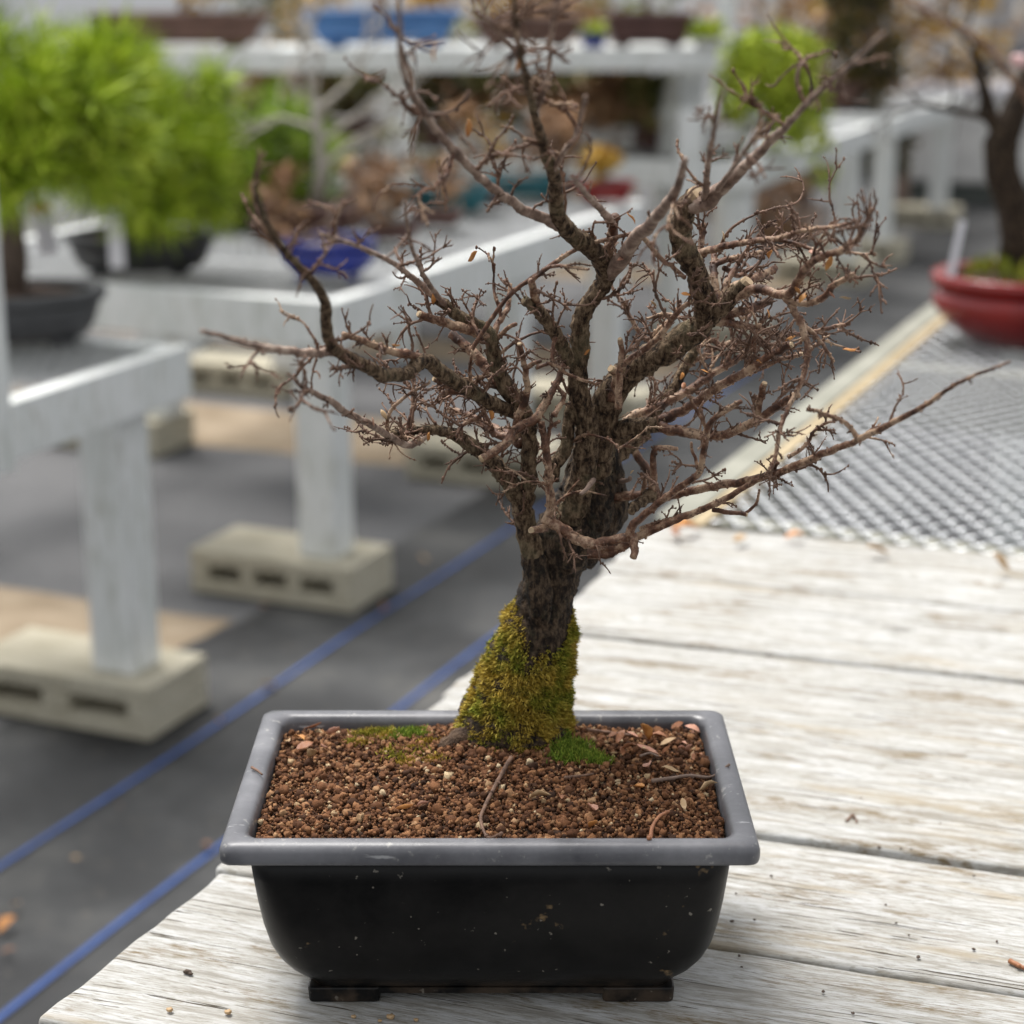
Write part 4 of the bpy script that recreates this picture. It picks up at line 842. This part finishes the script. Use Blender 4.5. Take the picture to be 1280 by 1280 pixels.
limb([(664, 352), (690, 333), (735, 337)], 2.8, 1.6, -.01, twigs=.8, tlen=(8, 20))
limb([(800, 292), (825, 322), (841, 334), (856, 347)], 3.2, 2.8, .03, twigs=.8, tlen=(8, 20))
Jb = limb([(742, 590), (748, 550), (754, 515), (775, 475), (809, 450), (841, 434), (869, 412), (887, 394), (912, 375), (931, 356)], [22, 21, 20, 18.5, 17, 16.5, 18, 15, 10.5, 8.5], None, -.05, .0, twigs=.5, cut=True)
J2 = limb([(884, 395), (875, 356), (866, 331), (853, 306), (850, 290), (853, 272), (860, 256), (869, 246)], [15.5, 14, 13, 13, 13.5, 13.5, 13, 12], None, -.04, twigs=.9, knob=.35, cut=True, tlen=(10, 26))
limb([(862, 258), (887, 251), (903, 234), (925, 214), (960, 180), (1008, 130), (1050, 92), (1105, 42)], [11, 8.5, 6.5, 5, 4, 3.6, 3.2, 2.4], None, -.30, twigs=.45, tlen=(22, 60), mat=MAT['outer'])
limb([(880, 252), (884, 215), (893, 160), (905, 110)], 4.5, 2.2, -.25, twigs=.6, tlen=(20, 50), mat=MAT['outer'])
limb([(895, 240), (920, 205), (945, 165)], 3.8, 2.2, -.25, twigs=.6, tlen=(20, 50), mat=MAT['outer'])
limb([(890, 388), (878, 350), (876, 310), (880, 280)], 4.5, 3.5, .02, twigs=1.6, tlen=(8, 24))
limb([(898, 380), (893, 350), (892, 310)], 6, 4, .03, twigs=1.8, tlen=(8, 26))
limb([(900, 380), (908, 355), (922, 330)], 5, 3, .02, twigs=1.2)
J3 = limb([(915, 374), (931, 366), (950, 362), (981, 369), (997, 353), (1012, 331), (1031, 319), (1056, 311), (1075, 295), (1090, 262)], [6.5, 6, 5.5, 5.5, 5.5, 5, 4.5, 4.5, 3.5, 2.5], None, -.16, twigs=1.4)
limb([(981, 371), (987, 377), (1006, 379), (1028, 372), (1044, 356), (1067, 343)], [5, 4.5, 4.5, 4.2, 4, 3], None, -.04, twigs=1.4)
J5 = limb([(987, 377), (1000, 403), (1009, 431), (1009, 450), (1000, 481), (984, 512), (975, 537), (969, 572), (962, 588)], [5, 4.8, 4.2, 3.8, 3.2, 3, 3, 2.8, 2.2], None, -.05, twigs=.9, tlen=(8, 28))
limb([(1002, 405), (1020, 420), (1035, 440), (1042, 452)], 3, 1.8, .01, twigs=1.4, tlen=(8, 24))
limb([(870, 318), (900, 309), (937, 302), (975, 297), (1000, 289), (1044, 283), (1068, 278)], [5, 4.8, 4, 3.4, 3, 2.6, 2], None, -.14, twigs=1.4, tlen=(10, 34))
limb([(965, 298), (990, 303), (1012, 310), (1030, 318)], 2.8, 2, -.02, twigs=1.0)
limb([(890, 335), (903, 326), (937, 319), (972, 309), (997, 306)], 4.2, 2, .03, twigs=1.8, tlen=(8, 26))
limb([(912, 360), (935, 352), (950, 345), (970, 335)], 5.5, 4, .03, twigs=1.3, knob=.6)
limb([(905, 335), (925, 345), (940, 335), (965, 348)], 3.5, 2, .05, twigs=1.4)
limb([(885, 402), (919, 391), (944, 384), (962, 375)], 6, 5, .02, twigs=1.2)
L4 = limb([(890, 402), (925, 406), (950, 412), (981, 419), (1012, 416), (1044, 408), (1062, 405)], [5.5, 5, 4, 3.5, 3.2, 3, 2.2], None, .04, twigs=1.6)
L0 = limb([(752, 545), (775, 538), (794, 534), (825, 531)], 13, 9, -.02, twigs=.8, knob=.3)
L1 = limb([(796, 538), (822, 527), (856, 512), (887, 491), (919, 472), (950, 453), (987, 431)], [5, 6.5, 6, 6, 5.5, 5, 4.5], None, -.05, twigs=1.3, cut=True)
limb([(915, 474), (945, 462), (975, 450), (1002, 443)], 3.4, 2.8, .0, twigs=1.3, cut=True)
L2 = limb([(770, 534), (800, 517), (830, 505), (862, 487), (894, 466), (919, 450), (941, 434)], [4, 6, 5.5, 5.5, 5, 4.5, 4], None, .03, twigs=1.4)
L3 = limb([(825, 533), (856, 541), (887, 545), (919, 539), (947, 525), (969, 509), (997, 494)], [7, 6.5, 6, 5.5, 5.5, 5, 4], None, -.06, twigs=1.0)
limb([(945, 526), (950, 500), (955, 481)], 4.8, 4.2, -.01, twigs=.9, cut=True)
L6 = limb([(760, 556), (790, 541), (812, 522), (841, 487), (856, 459), (869, 434), (880, 410)], [8, 9, 8, 7, 6.5, 6, 5], None, .03, twigs=1.0)
limb([(856, 459), (880, 445), (905, 430), (935, 425)], 4, 2.5, .03, twigs=1.6)
limb([(880, 420), (905, 432), (940, 428), (965, 435)], 3.5, 2, .05, twigs=1.6)
limb([(750, 600), (762, 578), (787, 559), (810, 541)], 10, 7.5, .02)
limb([(905, 455), (920, 430), (935, 400), (942, 385)], 3.5, 2.4, .02, twigs=1.6)
limb([(937, 470), (940, 430), (950, 405)], 3.0, 2.2, .0, twigs=1.6)
limb([(780, 455), (819, 425), (850, 387), (864, 377)], [4, 4.2, 3.8, 3], None, -.02, -.045, twigs=1.2, cut=True)
limb([(773, 510), (775, 460), (777, 440), (775, 425)], [5, 4.2, 3.8, 3.2], None, -.01, -.045, twigs=.8, cut=True)
limb([(765, 500), (772, 470), (765, 462)], 7, 5.5, -.01, -.02, cut=True)
limb([(822, 436), (797, 412), (781, 384), (767, 362), (760, 345)], [3.5, 3.2, 3, 2.2, 1.8], None, .01, .03, twigs=1.8, tlen=(8, 26))
limb([(850, 432), (860, 405), (835, 392), (808, 398)], 2.6, 1.6, .02, twigs=1.8, tlen=(8, 24))
limb([(681, 655), (689, 631), (687, 603), (683, 562), (676, 527)], [5.5, 5, 5, 5, 4.5], None, -.01, -.038, twigs=.8)
limb([(684, 562), (688, 535), (700, 527)], 2.8, 2, -.005, twigs=.5)
limb([(688, 600), (693, 582), (706, 562), (711, 542), (712, 517), (722, 497)], [10, 9, 8.5, 8, 8, 7.5], None, .0, -.02, twigs=.6)
limb([(660, 530), (640, 546), (615, 540), (590, 520), (560, 512)], 5.5, 3.5, .04, twigs=1.8, knob=.7)
limb([(650, 556), (630, 540), (600, 528)], 6, 4, .05, twigs=1.4, knob=.6)
limb([(610, 500), (600, 520), (580, 530), (570, 545)], 3.4, 2, -.02, twigs=1.8, tlen=(8, 24))
limb([(587, 487), (588, 455), (590, 440)], 2.6, 1.8, -.02, twigs=.9, tlen=(8, 24))
limb([(603, 425), (590, 400), (598, 370)], 2.6, 1.8, .02, twigs=.9, tlen=(8, 24))
limb([(614, 430), (622, 405), (635, 385), (638, 355)], [4.5, 4, 3.2, 2.6], None, .02, twigs=1.0)
limb([(620, 425), (632, 412), (645, 405)], 3.2, 2.6, -.01, twigs=.8)
limb([(625, 442), (650, 424), (684, 412)], 2.2, 1.4, .0, -.03)
limb([(670, 460), (690, 455), (715, 470), (748, 482)], 2.4, 1.8, .02, twigs=1.2, tlen=(8, 20))
limb([(690, 455), (692, 430), (697, 410)], 2.8, 2, .01, twigs=1.0, tlen=(8, 20))
limb([(692, 520), (705, 495), (690, 478)], 3.5, 2.4, .02, twigs=1.2, tlen=(8, 22))
limb([(790, 560), (810, 590), (817, 612)], 5, 6, .01, .02)
# --- low right branches
M1a = limb([(684, 650), (706, 664), (722, 674), (742, 680), (763, 676), (786, 671)], [6, 7, 7, 6.5, 6, 6], None, -.01, -.045, twigs=.5, knob=.3)
limb([(786, 671), (792, 655), (822, 630), (855, 605), (875, 587), (882, 552), (885, 535), (900, 517), (927, 502)], [5.5, 5, 4.5, 4.5, 4.2, 4, 4, 3.6, 3], None, -.06, twigs=.5, tlen=(10, 26))
limb([(884, 537), (870, 512), (862, 495)], 2.6, 1.8, -.01, twigs=.6, tlen=(8, 20))
limb([(874, 588), (866, 565), (864, 553)], 2.4, 1.8, .0)
limb([(735, 692), (760, 692), (775, 685), (800, 670), (840, 652), (870, 640), (900, 627), (930, 610), (960, 592), (972, 578)], [7, 6, 5.5, 5, 4.5, 4.2, 4, 3.6, 3, 2.4], None, -.05, -.03, twigs=.4, mat=MAT['young'])
limb([(800, 662), (835, 650), (885, 635), (897, 627)], 3.4, 2.6, -.01, twigs=.6)
M3 = limb([(768, 622), (797, 620), (835, 620), (865, 614), (900, 607), (935, 601), (972, 591), (1000, 580), (1030, 567), (1060, 555), (1080, 546), (1110, 531), (1150, 510), (1200, 478), (1262, 452)], [6, 5.5, 5.2, 5.2, 5, 5, 5, 4.6, 4.4, 4.2, 3.8, 3.2, 2.6, 2.1, 1.5], None, -.25, .0, twigs=.35, tlen=(8, 26), mat=MAT['young'])
limb([(890, 637), (910, 640), (932, 643)], 3, 2.8, -.005, cut=True)
limb([(930, 643), (945, 630), (949, 612)], 2.2, 1.6, .0)
limb([(1072, 547), (1055, 527), (1030, 517), (1010, 511)], 3.2, 2, -.01, twigs=2.0, tlen=(5, 14))
limb([(985, 572), (1007, 557), (1017, 540), (1032, 529), (1044, 527)], 2.6, 1.6, -.01, twigs=1.2, tlen=(5, 16))
limb([(790, 668), (794, 685), (791, 697)], 6, 4.5, -.01)
limb([(772, 690), (762, 684), (752, 688)], 5, 4, .0)
limb([(838, 622), (818, 618), (817, 590), (816, 568), (824, 559), (847, 561)], [4.5, 6, 4.5, 4, 3.5, 2.8], None, -.02, twigs=.6, tlen=(4, 10))
limb([(817, 616), (800, 628), (790, 640)], 8, 5, -.02, knob=.6)
limb([(803, 622), (806, 605), (802, 592)], 3.5, 2.4, -.01, twigs=1.0, tlen=(4, 9))
limb([(768, 602), (785, 600), (788, 597)], 3.5, 2.5, -.03, mat=MAT['bare_brown'])
limb([(742, 600), (733, 612), (726, 617)], 3.5, 2.4, -.03, -.04, mat=MAT['bare_brown'])
limb([(682, 660), (670, 662), (664, 662)], 5.5, 4.5, -.01, -.04, cut=True)

# --- fine twigs grown from the limbs, one mesh of spurs as a child of its limb
def spur(b, p, d, L, r, kids):
    n = max(4, int(L/3.2)); pts = [p]; dd = d.copy(); side = rng.normal(0, 1, 3)
    for i in range(n):
        dd = dd+rng.normal(0, .10, 3)+side*.05; dd /= np.linalg.norm(dd); pts.append(pts[-1]+dd*L/n*SC)
    pts = np.array(pts); rr = np.linspace(r, r*.42, n+1)*SC*(1+.25*rng.random(n+1)); b.tube(pts, rr, 5)
    for i in range(1, n+1):
        if rng.random() < .42:
            dv = rng.normal(0, 1, 3); dv /= np.linalg.norm(dv); b.add(ICO1[0]*np.array([.8, .8, 1.25])*rng.uniform(.9, 1.6)*r*SC+pts[i]+dv*rr[i], ICO1[1].tolist())
    if kids:
        for k in range(rng.integers(1, 4)):
            i = rng.integers(1, n); e = (pts[i]-pts[i-1]); e /= np.linalg.norm(e); e = e+rng.normal(0, .8, 3)*np.array([1, .7, 1]); e /= np.linalg.norm(e); spur(b, pts[i], e, L*rng.uniform(.35, .75), r*.75, kids-1)
    ENDS.append(pts[-1])
ENDS = []; SPURS = []
for (Q, dens, o, tl, side) in TW:
    L = np.sum(np.hypot(*np.diff(Q[:, :2], axis=0).T))
    for k in range(int(L/13.5*min(dens, 1.25))):
        i = rng.integers(max(1, int(len(Q)*.12)), len(Q)-1); p = P3(*Q[i, :3]); t = P3(*Q[i+1, :3])-P3(*Q[i-1, :3]); t /= np.linalg.norm(t)
        d = rng.normal(0, 1, 3)*np.array([1, .75, 1]); d -= t*(d@t); d /= np.linalg.norm(d); d = d*.8+t*rng.uniform(.3, 1.2); d[2] += .15; d /= np.linalg.norm(d)
        ln = min(95, tl[0]*.75+rng.exponential((tl[1]-tl[0])*.75)); b = MB(); spur(b, p+d*Q[i, 3]*SC*.6, d, ln, rng.uniform(.8, 1.0)+min(1.0, ln/60), 2 if ln > 30 else 1); SPURS.append((ln, len(SPURS), b, o))
SPURS.sort(key=lambda q: (-q[0], q[1])); rest = MB()
for k, (ln, _, b, o) in enumerate(SPURS):            # the hundred longest are parts of their own, the rest one mass of fine twigs
    if k < 100: b.build('twig', MAT['dark_twig_bark' if k % 5 < 3 else 'young'], o, smooth=True)
    else:
        for v in b.v: rest.v.append(v)
        rest.f.extend([tuple(i+rest.n for i in f) for f in b.f]); rest.n += b.n
ft_ = rest.build('fine_twigs', MAT['dark_twig_bark'], tr, smooth=True); ft_['kind'] = 'stuff'
# --- dead leaves still on the twigs
for (x, y, s, m) in ((998, 362, 8, 'leaf_orange'), (1004, 372, 7, 'leaf_orange'), (963, 318, 7, 'leaf_orange'), (1014, 315, 5, 'leaf_pink'), (1036, 329, 8, 'leaf_orange'), (1040, 368, 5, 'leaf_pink'), (960, 392, 5, 'leaf_orange'), (988, 424, 7, 'leaf_orange'), (948, 452, 5, 'leaf_orange'), (852, 470, 6, 'leaf_orange'), (881, 464, 5, 'leaf_orange'), (855, 482, 7, 'leaf_brown'), (857, 368, 5, 'leaf_orange'), (817, 380, 5, 'leaf_tan'),
                     (733, 440, 6, 'leaf_orange'), (777, 323, 6, 'leaf_pink'), (789, 273, 7, 'leaf_orange'), (495, 432, 7, 'leaf_orange'), (480, 518, 6, 'leaf_tan'), (467, 527, 5, 'leaf_pink'), (613, 517, 8, 'leaf_orange'), (535, 546, 6, 'leaf_orange'), (542, 372, 7, 'leaf_orange'), (590, 320, 9, 'leaf_orange'), (585, 160, 8, 'leaf_orange'), (707, 690, 6, 'leaf_brown'), (1062, 436, 8, 'leaf_orange'), (648, 82, 7, 'leaf_orange'), (1057, 372, 6, 'leaf_tan'), (925, 530, 5, 'leaf_pink'), (905, 295, 6, 'leaf_tan'), (544, 66, 7, 'leaf_orange'), (790, 590, 3, 'leaf_tan')):
    d, _ = near(x, y); leaf('dead_leaf', P3(x, y, d-.008), s*SC*1.15, MAT[m], tr, tilt=1.2)

# --- moss sleeve on the foot of the trunk
A0 = catmull([(636, 945, 0, 75), (639, 920, 0, 72), (643, 890, 0, 64), (650, 860, 0, 58), (660, 825, 0, 51), (670, 790, 0, 43.5), (680, 755, 0, 38), (688, 735, 0, 35)], 1.0)
NM = 52000; idx = rng.integers(0, len(A0), NM*2); ph = rng.uniform(-math.pi, math.pi, NM*2); P0 = []; P1 = []
for i, a in zip(idx, ph):
    x, y, d, r = A0[i]; cx_ = math.cos(a); sy_ = math.sin(a)             # a = 0 points right, -pi/2 towards the camera
    top = 748+50*math.exp(-((cx_-.12)/.66)**4)*(1 if sy_ < 0 else .4)+ (14 if cx_ > .4 else 0)+16*mnoise.noise(Vector((a*2.2, 3, 1)))+16*mnoise.noise(Vector((a*7, 5, 2)))
    if y < top+rng.uniform(-4, 10): continue
    if cx_ < -.55 and y > 905+rng.uniform(-8, 8) and sy_ < .3: continue   # the surface root stays bare
    k = 1.19/F; p = P3(x, y, d)+np.array([cx_, sy_, -.10])*r*k
    lump = mnoise.noise(Vector((p*110).tolist()))+.6*mnoise.noise(Vector((p*260).tolist())); thick = .0022+.0042*max(-.4, lump)
    if lump < -.85: continue
    fade = min(1, max(.25, (y-top)/26)); thick *= fade; o_ = np.array([cx_, sy_, -.05]); p = p+o_*thick
    if rng.random() > .35+.65*fade: continue
    dirv = o_*rng.uniform(.4, 1.1)+rng.normal(0, .55, 3)+np.array([0, 0, rng.uniform(-.5, .45)]); dirv /= np.linalg.norm(dirv); P0.append(p-o_*.0018); P1.append(p+dirv*rng.uniform(.0014, .0040)*(.5+.5*fade))
    if len(P0) >= NM: break
P0 = np.array(P0); P1 = np.array(P1)
mo = quads('moss', MAT['moss'], P0, P1, rng.uniform(.00022, .00045, len(P0)), tr, .22, taper=.35); mo['kind'] = 'stuff'
def mosspatch(pts, n, rad, label, mat, hgt=.004):
    A = []; Bq = []
    for k in range(n):
        x, y = pts[rng.integers(0, len(pts))]; q = onz(x, y, .117); q = q[:2]+rng.normal(0, rad, 2)*np.array([1.3, .8]); z = soil_z(*q); A.append((q[0], q[1], z-.0008)); e = rng.normal(0, .6, 3); e[2] = abs(e[2])+.55; Bq.append(np.array([q[0], q[1], z])+e/np.linalg.norm(e)*rng.uniform(.4, 1.2)*hgt)
    A = np.array(A); o = quads('moss', MAT[mat], A, np.array(Bq), rng.uniform(.0002, .00045, n), None, .2, origin=(A[0][0], A[0][1], .113), taper=.3); tag(o, label, 'moss', kind='stuff')
mosspatch([(505, 913), (512, 918), (520, 912), (500, 922), (522, 920)], 1500, .0028, 'bright green moss on the soil left of the mossy trunk', 'moss_bright')
mosspatch([(452, 914), (465, 912), (478, 918), (470, 910), (486, 912), (446, 928), (480, 912)], 1500, .0030, 'olive moss flecks on the soil along the rear left rim', 'moss')
mosspatch([(705, 940), (715, 946), (725, 944), (737, 948), (745, 952), (720, 938), (700, 928), (708, 950)], 3400, .0034, 'bright green moss tuft at the right foot of the trunk', 'moss_bright', .005)
mosspatch([(498, 945), (510, 952), (520, 938), (535, 930), (545, 950), (490, 940)], 900, .0035, 'thin dull moss below the surface root left of the trunk', 'moss', .003)

# --- fallen leaves, twigs and crumbs
for (x, y, s, m, l) in ((374, 921, 9, 'leaf_orange', 'orange leaf curled in the rear left corner of the pot'), (417, 923, 9, 'leaf_pink', 'flat pinkish leaf right of the corner leaf at the rear left'), (405, 940, 8, 'leaf_pink', 'small pink leaf flake in front of the flat pinkish leaf'), (391, 909, 9, 'leaf_brown', 'reddish brown leaf leaning on the rear rim near the left corner'), (381, 934, 9, 'leaf_brown', 'brown leaf in front of the rear left corner leaf'), (506, 1015, 8, 'leaf_orange', 'tiny orange leaf on the open soil left of centre'),
                       (360, 925, 7, 'leaf_tan', 'thin tan leaf edge against the left rim'), (390, 952, 9, 'leaf_tan', 'crumpled tan leaf flake on the left of the soil'),
                       (807, 932, 12, 'leaf_orange', 'largest orange brown leaf in the litter at the rear right'), (809, 943, 11, 'leaf_pink', 'pink brown leaf in front of the largest litter leaf'), (785, 944, 9, 'leaf_brown', 'brown leaf at the left of the rear right litter'), (835, 932, 9, 'leaf_tan', 'upright tan leaf at the right of the litter'), (866, 912, 8, 'leaf_pink', 'pinkish leaf in the rear right corner of the pot'), (846, 906, 8, 'leaf_brown', 'rusty leaf by the rear rim near the right corner'), (822, 925, 9, 'leaf_brown', 'dark brown leaf behind the upright tan one'), (776, 932, 8, 'leaf_brown', 'brown leaf beside the dark twig at the rear right'),
                       (799, 990, 9, 'leaf_orange', 'orange leaf on the soil left of the pale twig'), (740, 1015, 9, 'leaf_pink', 'pink oval leaf on the soil front right of centre'), (855, 1009, 7, 'leaf_tan', 'pale tan flake on the soil near the right rim'), (810, 962, 9, 'leaf_pink', 'twisted pinkish leaf in front of the litter'), (675, 1003, 10, 'leaf_tan', 'tan triangular leaf in the middle of the soil'), (741, 1037, 7, 'leaf_orange', 'small orange leaf near the front rim'), (838, 966, 9, 'leaf_tan', 'curled tan leaf by the end of the pale twig'), (885, 985, 9, 'leaf_tan', 'narrow tan leaf touching the right rim'), (700, 1003, 7, 'leaf_brown', 'brown flake right of the tan triangular leaf'), (528, 1011, 6, 'leaf_pink', 'pinkish flake right of the tiny orange leaf')):
    q = onz(x, y, .117); q[2] = soil_z(q[0], q[1])+.0026
    tag(leaf('fallen_leaf', q, s*SC*1.42, MAT[m], tilt=.42, curl=1.5), l, 'leaf', 'dead leaves on the potting soil')
chip = None
for k in range(26):
    x, y = 720+190*rng.random()**.7, 906+46*rng.random()
    q = onz(x, y, .117)
    if abs(q[0]-PC[0]) > .130 or abs(q[1]-PC[1]) > .084: continue
    q[2] = soil_z(q[0], q[1])+.0014
    tag(leaf('leaf_chip', q, rng.uniform(3.5, 7)*SC*1.3, MAT[('leaf_brown', 'leaf_brown', 'leaf_pink', 'leaf_tan')[k % 4]], tilt=.6, curl=1.6), 'small broken leaf chip in the litter at the rear right of the soil', 'leaf chip', 'leaf chips in the rear right litter')
def twig(pts, r, label, mat, group='loose twigs on the potting soil', z=None):
    W3 = []; 
    for (x, y) in pts:
        q = onz(x, y, .117 if z is None else z); q[2] = (soil_z(q[0], q[1])+.0032 if abs(q[0]-PC[0]) < .135 and abs(q[1]-PC[1]) < .0876 else .1232) if z is None else z+.001; W3.append(q)
    W3 = np.array(W3); Q = catmull(np.column_stack([W3*1000, np.zeros(len(W3))]), 2.0)[:, :3]/1000; b = MB(); b.tube(Q, np.linspace(r, r*.6, len(Q))*SC*(1+.2*rng.random(len(Q))), 6, .05)
    for k in range(len(Q)//4):
        i = rng.integers(0, len(Q)); b.add(ICO1[0]*r*SC*.8+Q[i]+rng.normal(0, 1, 3)*r*SC*.5, ICO1[1].tolist())
    tag(b.build('fallen_twig', MAT[mat], smooth=True, origin=Q[0]), l_ := label, 'twig', group)
twig([(639, 955), (626, 975), (616, 993), (606, 1012), (601, 1028), (610, 1045), (628, 1054)], 2.6, 'curved dark twig in the middle of the soil ending at the front rim', 'dark_twig_bark')
twig([(815, 982), (838, 977), (861, 970), (890, 968), (912, 967)], 2.4, 'pale twig lying across the soil onto the right rim', 'bare_brown')
twig([(733, 920), (760, 922), (789, 925)], 2.4, 'dark straight twig at the rear rim right of the trunk', 'dark_twig_bark')
twig([(705, 977), (722, 975), (742, 972)], 2.0, 'short dark twig on the soil in front of the moss tuft', 'dark_twig_bark')
twig([(315, 971), (322, 975), (328, 980)], 1.8, 'tiny dark twig by the left rim', 'dark_twig_bark')
twig([(811, 1060), (813, 1048), (815, 1036), (823, 1026), (836, 1020)], 2.7, 'reddish stub of twig hanging over the front rim', 'leaf_brown')
twig([(800, 950), (812, 946), (822, 950)], 1.5, 'thin pale twig lying in front of the rear right litter', 'bare_brown')
CR = [(234, 1217, 5), (238, 1219, 3.5), (1067, 1025, 4.5), (1060, 1027, 3), (1099, 1061, 3.5), (1126, 1062, 2.2), (1139, 1063, 2.2), (1175, 1031, 2.4), (1076, 999, 2), (915, 1153, 2.8), (943, 1151, 2), (964, 1096, 2.2), (1148, 1198, 3.2), (1217, 1188, 2.6), (1217, 1096, 1.9), (1120, 1155, 1.8), (1136, 1170, 1.6), (1029, 1241, 2.6), (924, 1196, 2.2), (927, 1210, 1.8), (1066, 1268, 2.4), (1107, 1132, 1.7), (1204, 982, 2), (920, 1118, 1.8), (1246, 1178, 2)]
shared = None
for (x, y, s) in CR:
    q = onz(x, y, .0005); v = tmpl[rng.integers(0, 12)]
    if shared is None:
        m_ = MB(); m_.add(tmpl[3]*.001, ICO2[1].tolist()); shared = m_.build('soil_crumb', MAT['pine_bark'], smooth=True, origin=(0, 0, 0)); o = shared
    else: o = shared.copy(); C.objects.link(o)
    o.location = (q[0], q[1], .001+s*SC*.35); k = s*SC/.001; o.scale = (k, k*.9, k*.75); o.rotation_euler = (0, 0, rng.uniform(0, 6.28)); tag(o, 'dark brown soil crumb lying loose on the white planks', 'crumb', 'dark soil crumbs on the planks')
tmp = None
for (x, y, s) in ((285, 1268, 4.5), (212, 1265, 4.2), (488, 1274, 5), (442, 1273, 3.2), (475, 1278, 2.6), (520, 1277, 3)):
    q = onz(x, y, .0005)
    if tmp is None: m_ = MB(); m_.add(tmpl[5]*.001, ICO2[1].tolist()); o = tmp = m_.build('clay_granule', MAT['leaf_tan'], smooth=True, origin=(0, 0, 0))
    else: o = tmp.copy(); C.objects.link(o)
    k = s*SC/.001; o.scale = (k, k, k*.8); o.location = (q[0], q[1], .001+s*SC*.5); tag(o, 'tan clay granule on the plank at the bottom edge of the picture', 'granule', 'tan granules on the front plank')
twig([(1262, 1203), (1272, 1208), (1282, 1213)], 3.5, 'pinkish brown bit of stem on the plank at the right edge', 'leaf_brown', None, 0.001)
twig([(1058, 1029), (1066, 1020), (1071, 1030)], 2.2, 'small forked brown bit on the plank right of the pot', 'dark_twig_bark', None, 0.001)
